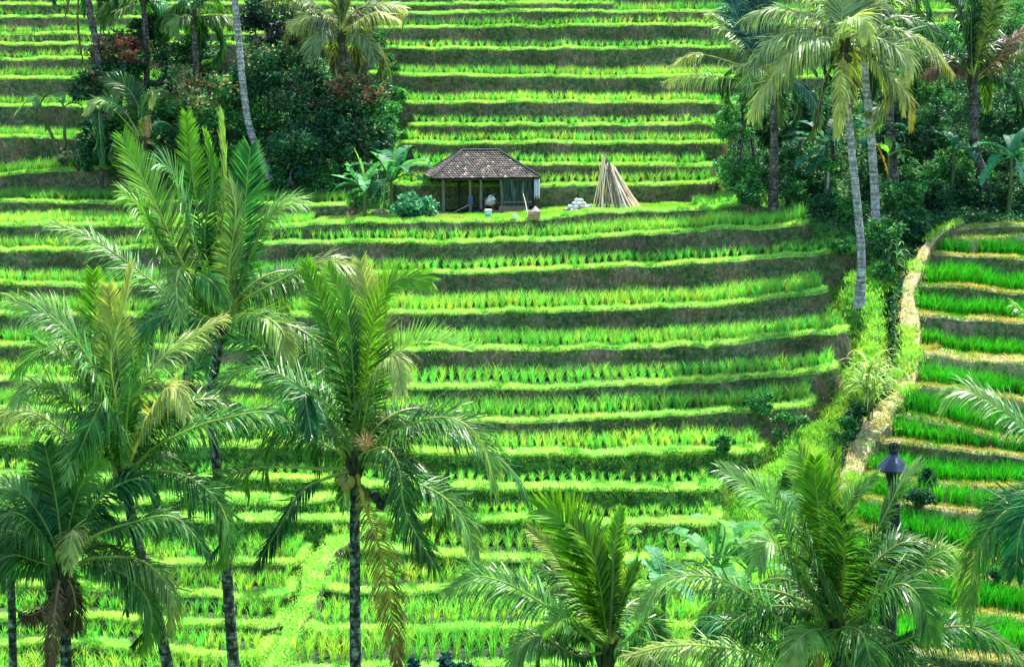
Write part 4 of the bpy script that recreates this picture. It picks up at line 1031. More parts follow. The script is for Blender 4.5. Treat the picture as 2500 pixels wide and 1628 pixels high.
GL = 'dark trees of the grove beside the hut terraces'
for a in [
 ('cocoa tree with dark red new leaves at the upper left of the grove', 300, 140, 88, 86.5, DARKP, (.55, [RED, PINK, BROWN*.8]), 435),
 ('dark leafy tree at the left edge of the grove, red leaves at its rim', 232, 215, 62, 85.5, DARKP, (.18, [RED, PINK]), 435),
 ('dark tree behind the small grey palm at top left', 455, 170, 95, 88, DARKP, (.05, [CREAM]), 435),
 ('cocoa tree thick with cream coloured young leaves, left of the white trunk', 470, 250, 112, 84.5, MIDP, (.30, [CREAM, ORANGE, CREAM]), 435),
 ('dark bushy tree low in the grove behind the tall left palm', 440, 350, 90, 83.4, DARKP, (.04, [CREAM]), 438),
 ('tree with glossy green leaves crossed by the white palm trunk', 600, 300, 100, 86.3, MIDP, (.05, [CREAM]), 438),
 ('dark green tree just right of the white palm trunk, high up', 655, 180, 105, 86.5, DARKP, (.05, [CREAM]), 435),
 ('nearly black tree at the top of the grove right of the white trunk', 668, 60, 95, 90, [(4, (.008, .035, .035)), (3, (.012, .06, .045))], None, 435),
 ('dark tree in the middle of the grove under the olive plumed palm', 745, 240, 105, 85.5, DARKP, (.12, [PINK, CREAM]), 435),
 ('cocoa tree with pinkish cream young leaves at the right edge of the grove', 868, 240, 100, 85.2, DARKP, (.5, [PINK, CREAM, ORANGE, PINK]), 435),
 ('round dark tree at the right foot of the grove above the banana plants', 890, 345, 85, 83.6, DARKP, (.06, [CREAM]), 445),
 ('low dark tree at the foot of the grove centre', 720, 375, 90, 83.2, DARKP, None, 440),
 ('low bushy tree at the foot of the grove left of the white trunk', 545, 395, 62, 84.6, MIDP, None, 445),
 ('bright edged shrub tree beside the terraces at the top right of the grove', 935, 285, 48, 84.6, LIGHTP, None, 420),
 ('dark tree between the two dark palm trunks at top left', 360, 80, 60, 89, DARKP, (.1, [RED]), 300),
 ('small dark tree behind the tall left palm fronds', 300, 330, 70, 84, DARKP, None, 430),
 ('dark tree filling the lower left corner of the grove', 240, 345, 62, 83.6, DARKP, (.05, [CREAM]), 430),
 ('dark tree in the left middle of the grove, behind the ragged yellow tipped palm', 385, 262, 88, 86.2, DARKP, (.1, [CREAM]), 435),
 ('dark tree at the centre of the grove foot, below the olive plumed palm', 790, 330, 80, 84.6, DARKP, None, 440),
 ]:
    tree(a[0], a[1], a[2], a[3], a[4], a[5], a[6], foot=a[7], n=int(3600*(a[3]/100)**1.4)+900, group=GL)
for k, (lab, x, y, r, pal, ac) in enumerate([
 ('shrub with pale flowers at the left foot of the grove', 190, 395, 52, DARKP, (.55, [CREAM, (.6, .55, .45)])),
 ('green undergrowth shrub below the ragged palm', 300, 425, 42, MIDP, None),
 ('green undergrowth shrub at the foot of the white trunk', 600, 436, 30, MIDP, None),
 ('low dark undergrowth shrub right of the white trunk foot', 690, 435, 40, MIDP, None),
 ('low green undergrowth shrub beside the banana plants', 790, 440, 44, MIDP, None),
 ('dark undergrowth shrub in the middle of the grove foot', 500, 440, 42, DARKP, None),
 ('dark undergrowth shrub left of the middle of the grove foot', 410, 435, 44, DARKP, None),
 ('bushy shrub on the end of the second terrace from the grove', 960, 330, 34, LIGHTP, None),
 ('bushy shrub on the end of the terrace above the banana plants', 965, 255, 30, LIGHTP, None),
 ('dark shrub at the left end of the terraces above the hut', 905, 60, 40, DARKP, None),
 ('green shrub between grove and upper terraces', 925, 130, 38, MIDP, None),
 ('shrub hugging the terrace end beside the pink leaved tree', 950, 195, 34, MIDP, None),
 ('small yellow green mound of weeds left of the banana plants', 872, 495, 30, LIGHTP, None)]):
    tree(lab, x, y, r, None, pal, ac, n=1500, leaf=.17, name='shrub', cat='shrub', trunk=False, group='undergrowth shrubs at the foot of the grove', clumps=12, foot=y+r*.6)
tree('dense shrub with glossy heart shaped leaves in front of the left corner of the hut', 1008, 510, 64, 77.6, [(3, (.03, .16, .07)), (4, (.07, .30, .14)), (3, (.16, .45, .25))], None, n=4200, leaf=.17, name='glossy_shrub', cat='shrub', trunk=False, clumps=34, squash=.62, long=1.3)
tree('dark blue leafy shrub top poking into the bottom edge, middle one of three', 1087, 1618, 26, 37.5, [(1, (.02, .10, .12)), (1, (.03, .14, .16))], None, n=700, leaf=.13, name='shrub', cat='shrub', trunk=False, clumps=8, squash=1.2, group='bluish shrub tops along the bottom edge')
tree('dark blue leafy shrub top at the bottom edge, left of the tallest one', 1016, 1630, 22, 37.5, [(1, (.02, .10, .12)), (1, (.03, .14, .16))], None, n=500, leaf=.13, name='shrub', cat='shrub', trunk=False, clumps=8, squash=1.2, group='bluish shrub tops along the bottom edge')
tree('small dark blue leafy shrub top at the bottom edge, right of the tallest one', 1135, 1636, 20, 37.5, [(1, (.02, .10, .12)), (1, (.03, .14, .16))], None, n=450, leaf=.13, name='shrub', cat='shrub', trunk=False, clumps=8, squash=1.2, group='bluish shrub tops along the bottom edge')
GR = 'trees and bushes of the right-hand jungle'
for a in [
 ('light green fine leaved bush at the terrace ends left of the right jungle', 1800, 420, 62, None, LIGHTP, None, 470, False),
 ('low light green bush spreading below the pale leaved one', 1835, 470, 42, None, MIDP, None, 500, False),
 ('leafy green bush beside the dead stump on the terrace edge', 1795, 300, 60, 82.5, LIGHTP, None, 400, False),
 ('bright green bush under the fronds of the blue green palm', 1850, 250, 60, 84, MIDP, (.08, [(.4, .5, .2)]), 400, False),
 ('dark tree behind the olive palm trunk', 1960, 290, 80, 84, DARKP, None, 430, True),
 ('dark bush between the two pale trunks', 1985, 440, 62, 80, DARKP, None, 490, False),
 ('green tree above the banana plants of the right jungle', 2040, 250, 70, 86, MIDP, None, 430, True),
 ('bushy green tree right of the pale straight trunk, high up', 2240, 220, 85, 86, MIDP, (.06, [(.35, .42, .1)]), 430, True),
 ('dark mass of tree left of the dark shaggy palm', 2270, 330, 85, 83, DARKP, None, 470, True),
 ('dark tree behind the bluish trunk', 2180, 330, 75, 85, DARKP, None, 450, True),
 ('dark tree at the right edge under the brown fronds', 2460, 290, 95, 83, DARKP, None, 470, True),
 ('light leaved tree at the top right corner', 2470, 60, 90, 92, LIGHTP, (.2, [OLIVE]), 350, True),
 ('sunlit tree top behind the dark shaggy palm', 2290, 110, 70, 92, LIGHTP, None, 350, True),
 ('dark bush low in the right jungle below the shaggy palm', 2380, 470, 75, 79, DARKP, None, 520, False),
 ('very dark bush at the right edge above the dry bunds', 2480, 470, 75, 78, DARKP, None, 530, False),
 ('dark bush above the top of the footpath', 2285, 490, 62, 78, DARKP, None, 530, False),
 ('bush with whitish leaves in the dark hollow of the right jungle', 2330, 400, 60, 80.5, MIDP, (.1, [(.3, .5, .4)]), 490, False),
 ('green bush between the bluish trunk and the pale trunk foot', 2200, 480, 62, 77, MIDP, None, 540, False),
 ('dark bush at the head of the ditch', 2225, 545, 50, 74.5, DARKP, None, 585, False),
 ('leafy green bush at the foot of the pale straight trunk', 2160, 560, 48, 73, MIDP, None, 600, False),
 ('low bush right of the grassy terrace ends below the jungle', 2075, 520, 45, 76, MIDP, None, 550, False),
 ('dark low bush in the shade left of the olive palm trunk', 2020, 510, 45, 77, DARKP, None, 540, False),
 ('dark bush behind the grey trunk in the right jungle', 1925, 400, 62, 80, DARKP, None, 450, False),
 ('small green bush right of the grey palm trunk foot', 1945, 470, 42, 79, MIDP, None, 500, False),
 ('dark bush at the far right beneath the feathery banana', 2440, 380, 65, 80.5, DARKP, None, 460, False),
 ('dark tree under the olive palm crown, left side', 1890, 320, 58, 84.5, DARKP, None, 430, True),
 ('light climbing bush on the slope right of the bluish trunk', 2250, 430, 55, 80, MIDP, None, 480, False),
 ('dark bush under the right-hand pale trunk', 2110, 450, 55, 79.5, DARKP, None, 490, False),
 ]:
    tree(a[0], a[1], a[2], a[3], a[4], a[5], a[6], foot=a[7], n=int(3400*(a[3]/90)**1.4)+700, name='broadleaf_tree' if a[8] else 'bush', cat='tree' if a[8] else 'bush', trunk=a[8], group=GR, leaf=.22 if a[8] else .19)
GB = 'bushes along the ditch and its bank'
for lab, x, y, r, pal in [
 ('leafy bush hanging over the ditch below the pale trunk', 2165, 620, 36, MIDP), ('bush with large leaves at the bend of the ditch', 2150, 665, 34, MIDP), ('dark creeper clump against the footpath side', 2176, 745, 24, DARKP),
 ('dark creeper clump halfway down the ditch', 2172, 800, 22, DARKP), ('dark creeper clump low in the ditch', 2176, 860, 22, DARKP), ('dark creeper clump where the ditch turns left', 2150, 935, 26, DARKP),
 ('bluish green bush at the lower end of the ditch', 2068, 1068, 44, LIGHTP), ('dark leafy bush on the bank above the bluish bush', 2090, 1010, 34, DARKP), ('leafy green bush at the foot of the sixth long terrace', 1930, 1035, 48, MIDP),
 ('low spreading green bush below the red earth patch', 1860, 1035, 38, LIGHTP), ('round green bush in front of the bare earth hollow', 1760, 1105, 30, MIDP), ('small green bush on the lower bank behind the big palm', 1935, 1165, 40, LIGHTP),
 ('vine clump on the bank near the olive palm foot', 2050, 650, 28, MIDP), ('dark bush on the right dry bund behind the shrine', 2240, 1262, 42, DARKP), ('bush beside the dry path at lower right', 2190, 1350, 36, MIDP),
 ('bush on the dry corner at the right edge', 2430, 1440, 34, DARKP), ('bush beside the little dry path bend', 2260, 1190, 30, DARKP)]:
    tree(lab, x, y, r, None, pal, None, n=1100, leaf=.16, name='bush', cat='bush', trunk=False, group=GB, clumps=12, foot=y+r*.7)

# ------------------------------------------------------------------ banana plants and the like
def blade_leaf(mb, pts, W, col, fold=.25, torn=.3, n=16):
    P = spline(pts, n); T = np.gradient(P, axis=0); T /= np.linalg.norm(T, axis=1)[:, None]+1e-9
    hv = (P[-1]-P[0])*[1, 1, 0]; hv = hv/(np.linalg.norm(hv)+1e-6)
    Nf = -T[:, 2][:, None]*hv+(T@hv)[:, None]*np.array([0, 0, 1.]); Nf /= np.linalg.norm(Nf, axis=1)[:, None]+1e-9
    S = np.cross(T, Nf); k = np.linspace(0, 1, n)
    w = W*np.interp(k, [0, .14, .2, .45, .8, 1], [.04, .05, .6, 1, .8, .08])/2
    cc = np.asarray(col)
    for sd in (-1, 1):
        for i in range(2, n-1):
            g = .12 if R.rand() < torn else 0
            dz = (R.rand()*.5 if R.rand() < torn else 0)
            a, b = P[i], P[i+1]*(1-g)+P[i]*g
            o0 = S[i]*sd*w[i]+Nf[i]*w[i]*(fold-dz)+T[i]*w[i]*.25; o1 = S[i+1]*sd*w[i+1]+Nf[i+1]*w[i+1]*(fold-dz)+T[i+1]*w[i+1]*.25
            mb.add([a, b, b+o1, a+o0], [[0, 1, 2, 3]], cc*(.85+.3*R.rand()))
    tube(mb, P, np.linspace(.035, .008, n), 4, cc*1.2+.04, 0, False)
def banana(label, x, y, D, size, leafs=8, col=(.07, .30, .06), group=None, name='banana_plant', stem_h=None, seed=0, manual=None, lean=0):
    """x,y: where the leaves leave the stem"""
    c = at(x, y, D); z, _ = down(c[0]+lean, c[1])
    root = np.array([c[0]+lean, c[1], z if z is not None else c[2]-1.5])
    if root[2] > c[2]-.3: root[2] = c[2]-.6
    e = empty(name, root, label, 'banana plant', group)
    mb = MB(); tube(mb, spline([root-[0, 0, .1], (root+c)/2, c], 10), np.linspace(.12, .06, 10), 9, (1, 1, 1)); mb.build('stem', M['banana_stem'], e, smooth=True)
    for i in range(leafs):
        az = i*2.4+seed; el = [1.25, .9, .6, 1.1, .4, .8, .25, 1.0][i % 8]
        pts, h = auto_frond(c, az, el, size*(.75+.35*R.rand()), .75+.35*R.rand())
        mb = MB(); blade_leaf(mb, pts, size*.30, np.array(col)*(.7+.6*R.rand()))
        mb.build('leaf', M['banana'], e)
    for pts, cl in (manual or []):
        mb = MB(); blade_leaf(mb, [at(q[0], q[1], D+(q[2] if len(q) > 2 else 0)) for q in pts], size*.32, np.array(cl))
        mb.build('leaf', M['banana'], e)
    return e
M['banana_stem'] = surf_mat('banana_stem', [(.3, (.05, .09, .03)), (.6, (.12, .16, .06)), (.8, (.22, .18, .10))], 4, .3, 14, stretch=(1, 1, .3))
BL = (.10, .36, .13); BY = (.22, .50, .08); BT = (.025, .16, .10)
banana('banana plant with broad pale leaves left of the hut shrub', 890, 458, 78.5, 2.1, 5, BL, manual=[
 ([(890, 455), (862, 430, -.3), (845, 395, -.4)], (.16, .5, .22)), ([(890, 455), (905, 425, -.3), (925, 395, -.3)], BL), ([(890, 455), (850, 438, -.2), (808, 427, -.2)], (.2, .52, .3)), ([(892, 452), (880, 400, 0), (864, 362, 0)], BY)])
banana('taller banana plant behind with a bright upright leaf, next to the hut', 955, 445, 80.5, 2.6, 8, (.05, .22, .10), seed=1, manual=[
 ([(958, 440), (965, 390, 0), (968, 345, 0)], BY), ([(958, 440), (985, 400, 0), (1000, 352, 0)], BL), ([(958, 440), (995, 400, -.3), (1040, 392, -.4), (1048, 412, -.4)], BL), ([(955, 440), (930, 395, -.3), (905, 370, -.4)], BL)])
banana('young banana plant with drooping narrow leaves beside the upper left terraces', 98, 262, 85, 1.6, 3, (.08, .24, .08), lean=1.2, manual=[
 ([(98, 262), (75, 245, -.2), (52, 262, -.3), (32, 288, -.3)], (.25, .45, .16)), ([(98, 262), (92, 240), (76, 226)], BY), ([(100, 262), (108, 285), (112, 325)], (.18, .16, .09))])
banana('small banana plant with a torn light leaf right of the young one', 155, 262, 85, 1.4, 4, (.10, .30, .09), seed=2)
GJ = 'banana plants in the right-hand jungle'
banana('banana plant with broad dark leaves hanging left, in the right jungle', 2020, 350, 79, 2.5, 6, BT, group=GJ, manual=[
 ([(2020, 345), (1985, 335, -.5), (1945, 325, -.7), (1910, 335, -.8)], (.05, .22, .15)), ([(2020, 348), (1990, 370, -.6), (1960, 390, -.8), (1940, 412, -.9)], (.05, .24, .16)), ([(2020, 350), (2000, 390, -.6), (1965, 430, -.8)], BT)])
banana('banana plant with long arching leaf between the pale trunk and the bluish trunk', 2125, 335, 79.5, 2.4, 5, BT, group=GJ, seed=1, manual=[
 ([(2125, 335), (2150, 310, -.4), (2190, 305, -.6), (2230, 318, -.7)], (.08, .30, .18)), ([(2125, 338), (2160, 335, -.5), (2190, 360, -.7), (2208, 400, -.8)], (.07, .30, .13))])
banana('banana plant with one upright dark leaf below the shaggy palm', 2330, 370, 79, 1.9, 6, BT, group=GJ, seed=2, manual=[([(2330, 370), (2318, 340), (2302, 305)], (.03, .26, .05))])
banana('banana plant with long ribbed leaves at the right edge of the jungle', 2470, 385, 77, 2.2, 5, (.05, .26, .13), group=GJ, seed=.5, manual=[
 ([(2475, 380), (2440, 360, -.4), (2400, 350, -.6), (2370, 362, -.7)], (.06, .32, .16)), ([(2470, 382), (2435, 395, -.5), (2405, 430, -.7), (2395, 455, -.8)], (.07, .34, .18)), ([(2478, 385), (2495, 420, -.5), (2505, 460, -.6)], (.12, .4, .22))])
banana('yellow green banana plant hanging beside the bluish trunk with an orange bloom', 2170, 380, 78, 1.3, 4, BY, group=GJ, seed=1.5, manual=[([(2142, 355, -.8), (2155, 385, -1.0), (2168, 428, -1.0)], (.55, .30, .03))])
GV_ = 'pale banana plants behind the big lower right palm'
banana('pale banana plant with an upright ribbed leaf behind the big lower right palm', 1745, 1390, 43, 2.0, 5, (.08, .33, .08), group=GV_, manual=[
 ([(1745, 1390), (1750, 1320), (1768, 1250)], (.08, .33, .08)), ([(1745, 1390), (1770, 1290, -.2), (1720, 1262, -.4), (1680, 1262, -.5)], (.17, .42, .17)), ([(1745, 1392), (1715, 1375, -.2), (1700, 1355, -.2)], (.18, .45, .05)), ([(1748, 1390), (1800, 1350), (1840, 1345)], (.08, .32, .08))])
banana('second pale banana plant with yellow green leaves, lower and to the right', 1830, 1400, 42.5, 1.6, 6, (.09, .33, .06), group=GV_, seed=1)
banana('banana plant with a broad grey green leaf right of the young palm', 1620, 1430, 41, 1.5, 5, (.12, .42, .18), seed=2, group=GV_)
banana('banana plant with a bright leaf under the dracaena at lower right', 1930, 1270, 44, 1.4, 5, (.08, .32, .07), seed=.7, group=GV_)

def spiky(label, x, y, D, h, n, col, width=.07, name='cane_clump', cat='cane', group=None, tipc=None, canes=4, lean=0.0):
    c = at(x, y, D); z, _ = down(c[0], c[1]); root = np.array([c[0], c[1], z if z is not None else c[2]])
    e = empty(name, root, label, cat, group)
    mb = MB(); tops = []
    for i in range(canes):
        a = R.rand()*6.28; t = root+np.array([math.cos(a)*.25+lean, math.sin(a)*.2, h*(.45+.4*R.rand())])
        b = root+np.array([math.cos(a)*.1, math.sin(a)*.1, -.1]); tube(mb, spline([b, (b+t)/2, t], 8), np.linspace(.03, .018, 8), 6, (1, 1, 1)); tops.append((b, t))
    mb.build('stem', M['banana_stem'], e, smooth=True)
    mb = MB()
    for i in range(n):
        b, t = tops[i % canes]; k = .35+.65*R.rand(); s = b+(t-b)*k
        pts, hh = auto_frond(s, R.rand()*6.28, .5+.8*R.rand(), h*(.35+.3*R.rand()), 1.2, 5)
        P = spline(pts, 7); T = np.gradient(P, axis=0); S = np.cross(T, [0, 0, 1.]); S /= np.linalg.norm(S, axis=1)[:, None]+1e-9
        w = width*np.array([.5, .9, 1, .9, .7, .4, .05])/2
        V = np.stack([P-S*w[:, None], P+S*w[:, None]], 1).reshape(-1, 3)
        f = [[2*q, 2*q+1, 2*q+3, 2*q+2] for q in range(6)]
        cc = np.asarray(col)*(.7+.6*R.rand())
        C = np.repeat(np.linspace(0, 1, 7)[:, None]*( (np.asarray(tipc) if tipc is not None else cc*1.2)-cc)+cc, 2, 0)
        mb.add(V, f, np.clip(C, 0, 1))
    mb.build('leaves', M['grass'], e)
    return e
CY = (.30, .52, .14)
spiky('tall yellow green cane clump at the ditch, nearest the olive palm foot', 2140, 815, 62.5, 2.6, 55, CY, .10, lean=0)
spiky('lower cane clump with dry yellow stalks beside the ditch', 2130, 905, 60.5, 2.9, 75, (.26, .48, .13), .10, tipc=(.5, .55, .2), group=None)
spiky('pale reed clump behind the bend of the footpath top', 2180, 620, 72.5, 2.1, 45, (.22, .44, .22), .06, name='reed_clump', cat='reeds')
spiky('pandanus with pale ribbon leaves behind the big lower right palm', 1990, 1130, 52, 2.0, 60, (.40, .50, .24), .08, name='pandanus', cat='shrub', tipc=(.6, .6, .4))
spiky('dark dracaena rosette on a short stalk at lower right', 2012, 1050, 53.5, 1.1, 50, (.07, .16, .05), .08, name='dracaena', cat='shrub', tipc=(.4, .3, .06), canes=1)
spiky('dark dracaena rosette with orange tips right of the shrine', 2290, 1230, 43, 1.6, 70, (.05, .10, .03), .07, name='dracaena', cat='shrub', tipc=(.5, .36, .05), canes=2)
# small papaya with a white stem in the jungle, and the dead stump at the terrace edge
def papaya():
    c = at(2022, 405, 78.5); z, _ = down(c[0], c[1])
    root = at(2020, 462, 78.5)
    e = empty('papaya_tree', root, 'small papaya tree with a white stem and bright leaf tuft in the jungle', 'tree', None)
    mb = MB(); tube(mb, spline([root, (root+c)/2+[.03, 0, 0], c], 8), np.linspace(.07, .05, 8), 8, (1, 1, 1)); mb.build('trunk', M['trunk_pale'], e, smooth=True)
    mb = MB(); P, out, K, q = crown_pts(c+[0, 0, .1], .65, .6, .32, 520, 10, 3); leaves(mb, P, .2, pick(LIGHTP, 520), outdir=out, droopz=.2); mb.build('crown', M['leaf'], e)
papaya()
def stump():
    a, b = at(1812, 250, 80), at(1806, 335, 80)
    e = empty('dead_stump', b, 'dark dead trunk stump standing at the terrace ends', 'stump', None)
    mb = MB(); tube(mb, spline([b-[0, 0, .6], b, (a+b)/2+[.05, 0, 0], a], 12), np.linspace(.11, .05, 12), 8, (1, 1, 1)); mb.build('trunk', M['trunk_dark'], e, smooth=True)
    mb = MB(); tube(mb, spline([a-[0, 0, .9], a+[.25, 0, -.2]], 5), np.linspace(.04, .02, 5), 6, (1, 1, 1)); mb.build('branch', M['trunk_dark'], e, smooth=True)
stump()

# ------------------------------------------------------------------ ground cover on the open slope and the banks
def ground_cover():
    n = 175000
    mb = MB(); mj = MB()
    px = R.rand(n)*3000-250; py = R.rand(n)*1750-60
    D = np.array([float(hillD(a, b)) for a, b in zip(px, py)])
    # evenly over the slope in world space, thinned by area
    keep = R.rand(n) < 1.0
    jungle = []; turf = []
    for a, b, d in zip(px[keep], py[keep], D[keep]):
        p = at(a, b, d); x, y = p[0]+R.randn()*.2, p[1]+R.randn()*.4
        z, o = down(x, y)
        if o == 0:
            jm = (b < 520 and (a < 960 or a > 1760)) or (a > 1985 and b < 600 and b > 500)
            (jungle if jm else turf).append((x, y, z, 0))
        elif o == 1:
            g_ = float(fnoise(x*.9, y*.6, 77))
            if g_ > .06: turf.append((x, y, z, 0))
            elif R.rand() < .3: turf.append((x, y, z, 1))
        elif o == 2 and R.rand() < .7: turf.append((x, y, z, -1))
    T_ = np.array(turf)[:, :3]; n = len(T_); k = 9
    P = np.repeat(T_, k, 0); P[:, :2] += R.randn(n*k, 2)*.14
    g = fnoise(T_[:, 0]*.6, T_[:, 1]*.6, 31)
    c = vary((.28, .62, .09), n, .25); c[:, 0] *= 1+.8*g; st = np.array([p[3] for p in turf]) > 0; dk_ = np.array([p[3] for p in turf]) < 0; c[dk_] = vary((.27, .62, .11), dk_.sum(), .3); c[st] = vary((.55, .50, .2), st.sum(), .25); c *= (1+.6*fnoise(T_[:, 0]*1.5, T_[:, 1]*1.5, 7))[:, None]
    ong = np.array([p[0] for p in turf])
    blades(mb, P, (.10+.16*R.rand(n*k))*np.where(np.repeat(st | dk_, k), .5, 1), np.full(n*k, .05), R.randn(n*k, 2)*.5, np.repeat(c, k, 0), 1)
    o = mb.build('grass', M['grass']); tag(o, kind='stuff')
    J = np.array(jungle)[:, :3]; n = len(J); k = 4
    if n > 26000: J = J[R.permutation(n)[:26000]]; n = 26000
    P = np.repeat(J, k, 0); P += R.randn(n*k, 3)*[.15, .15, .12]+[0, 0, .15]
    leaves(mj, P, .2, pick(DARKP+[(2, (.05, .22, .05))], n*k), up=.6)
    o = mj.build('undergrowth', M['leaf']); tag(o, kind='stuff')
ground_cover()

def creepers():
    """dark leafy creeper hanging down the ditch side of the footpath"""
    mb = MB(); sd = np.where(PS[:, 0] < 0, 1., -1.)
    n = 5200; k = R.rand(n)**.9*70; i = k.astype(int)
    P = PP[i]+(PP[np.minimum(i+1, 89)]-PP[i])*(k-i)[:, None]
    o_ = PW[i]*.95+.05+.30*R.rand(n)
    P[:, :2] += PS[i]*(sd[i]*o_)[:, None]
    P[:, 2] += -.05-1.1*R.rand(n)**1.3
    leaves(mb, P, .17, pick(DARKP+[(2, (.04, .18, .05))], n), up=.4)  # real dark plants, but their dark leaves also stand in for the ditch's shade
    tag(mb.build('creeper', M['leaf']), kind='stuff')
creepers()
# ------------------------------------------------------------------ the hut and what stands round it
def plain(name, stops, **k): return surf_mat(name, stops, **k)
M['tile'] = surf_mat('clay_roof_tiles', [(.3, (.35, .36, .36)), (.5, (.8, .78, .74)), (.7, (1.25, 1.15, 1.05))], 2.2, .5, 16, .75, .3, attr=True)
M['plank'] = surf_mat('weathered_planks', [(.36, (.014, .030, .027)), (.54, (.045, .075, .065)), (.7, (.18, .22, .19))], 2.6, .5, 12, stretch=(4, 4, .5))
M['old_wood'] = surf_mat('grey_posts', [(.3, (.07, .07, .055)), (.6, (.24, .24, .2)), (.8, (.42, .42, .36))], 5, .5, 16, stretch=(3, 3, .6))
M['dark_wood'] = surf_mat('near_black_wood', [(.3, (.008, .016, .016)), (.7, (.03, .045, .045))], 4, .3, 10)  # near black tone for inner walls, floor, rafters and some posts
M['stone_step'] = surf_mat('pink_stone', [(.3, (.16, .10, .08)), (.6, (.34, .23, .19)), (.8, (.5, .38, .32))], 3, .5, 10)
M['painted'] = surf_mat('painted_plastic', [(.3, (.9, .9, .9)), (.7, (1, 1, 1))], 6, .02, 20, .35, .5, attr=True)
M['cloth'] = surf_mat('cloth', [(.3, (.88, .88, .88)), (.7, (1, 1, 1))], 6, .1, 30, .9, .1, attr=True)
M['stone'] = surf_mat('white_stone', [(.3, (.5, .5, .48)), (.6, (.8, .78, .76))], 5, .3, 12, attr=True)
M['pole'] = surf_mat('stripped_poles', [(.3, (.55, .5, .45)), (.6, (1, .95, .9))], 4, .3, 20, .85, .2, attr=True, stretch=(4, 4, .5))
M['skin'] = surf_mat('skin', [(.3, (.16, .08, .05)), (.7, (.20, .105, .065))], 6, .05, 20, .6, .3)
M['hair'] = surf_mat('black_hair', [(.3, (.01, .01, .01)), (.7, (.02, .02, .02))], 20, .3, 60, .6, .3)
M['glaze'] = surf_mat('black_glazed_cap', [(.38, (.012, .02, .035)), (.6, (.03, .05, .08)), (.66, (.5, .5, .62))], 3.2, .1, 5, .12, .8, stretch=(1, 1, .45))  # pale last stop paints sky reflections onto the dark cap
M['black_stone'] = surf_mat('black_stone', [(.3, (.008, .014, .013)), (.7, (.03, .04, .035))], 5, .6, 14, .8, .3)

hb = hit(1082, 521); HD = hb[1]
TH = math.radians(9)
ux, uy = np.array([math.cos(TH), math.sin(TH), 0]), np.array([-math.sin(TH), math.cos(TH), 0])
H0 = np.array([at(1082, 521, HD)[0], HD, hb[2]])
def hp(u, v, z): return H0+ux*u+uy*v+np.array([0, 0, z])
RH = np.stack([ux, uy, [0, 0, 1.]], 1)
hut = empty('farm_hut', hp(2.3, 1.3, 0), 'small wooden field hut with hipped clay tile roof and open lean-to side', 'hut')
EZ, RZ = 1.78, 3.02
c_fl, c_fr, c_br, c_bl = hp(-.62, -.5, EZ), hp(4.86, -.5, EZ), hp(4.86, 3.1, EZ), hp(-.62, 3.1, EZ)
r_l, r_r = hp(1.12, 1.3, RZ), hp(3.0, 1.3, RZ)
def roof_plane(mb, a, b, c, d, rows=13, tw=.14):
    """a,b eave ends; c,d top ends (c above a)"""
    nrm = np.cross(b-a, (c+d)/2-(a+b)/2); nrm /= np.linalg.norm(nrm)
    if nrm[2] < 0: nrm = -nrm
    along = (b-a)/np.linalg.norm(b-a)
    for j in range(rows):
        t0, t1 = j/rows-.012, (j+1)/rows
        L0, R0 = a+(c-a)*t0, b+(d-b)*t0; L1, R1 = a+(c-a)*t1, b+(d-b)*t1
        s0, s1 = (L0-a)@along, (R0-a)@along
        nt_ = int((s1-s0)/tw)
        off_ = (j % 2)*tw*.5
        k0 = int(math.floor((s0-off_)/tw)); k1 = int(math.ceil((s1-off_)/tw))
        for k in range(k0, k1):
            x0, x1 = k*tw+off_, (k+1)*tw+off_
            cx = np.clip(np.linspace(x0, x1, 5), s0, s1)
            if cx[-1]-cx[0] < .02: continue
            e0, e1 = (L1-a)@along, (R1-a)@along
            ct = np.clip(cx, e0, e1) if e1 > e0 else np.full(5, (e0+e1)/2)
            arc = np.sin(np.linspace(0, PI, 5))*.042
            jit = R.randn()*.008
            lo = a[None]+along[None]*cx[:, None]+(L0-a-((L0-a)@along)*along)[None]+nrm[None]*(arc+.045+jit)[:, None]
            hi = a[None]+along[None]*ct[:, None]+(L1-a-((L1-a)@along)*along)[None]+nrm[None]*(arc*.8+.005)[:, None]
            un = lo-nrm[None]*.04
            V = np.vstack([un, lo, hi])
            q = R.rand()
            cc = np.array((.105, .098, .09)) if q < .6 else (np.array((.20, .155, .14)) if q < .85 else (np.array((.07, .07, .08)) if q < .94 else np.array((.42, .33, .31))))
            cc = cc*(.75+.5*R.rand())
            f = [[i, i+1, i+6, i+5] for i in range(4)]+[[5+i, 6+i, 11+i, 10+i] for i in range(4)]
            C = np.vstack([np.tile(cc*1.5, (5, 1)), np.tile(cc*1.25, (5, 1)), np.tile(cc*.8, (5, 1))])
            mb.add(V, f, C)
mb = MB()
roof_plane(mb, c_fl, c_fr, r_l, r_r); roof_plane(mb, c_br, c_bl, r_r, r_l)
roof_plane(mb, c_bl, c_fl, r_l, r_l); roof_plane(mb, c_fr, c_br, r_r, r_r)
roof = mb.build('roof', M['tile'], hut)
mb = MB()
def capline(a, b, n):
    for i in range(n):
        p, q = a+(b-a)*i/n, a+(b-a)*(i+1.12)/n
        tube(mb, [p+[0, 0, .035], (p+q)/2+[0, 0, .05], q+[0, 0, .06]], [.085, .075, .065], 7, np.array((.05, .055, .065))*(.7+.7*R.rand()))
capline(r_l-ux*.05, r_r+ux*.05, 9)
for q in (c_fl, c_bl): capline(q, r_l, 14)
for q in (c_fr, c_br): capline(q, r_r, 14)
o = mb.build('ridge_cap', M['tile'], None); o.parent = roof
mb = MB()
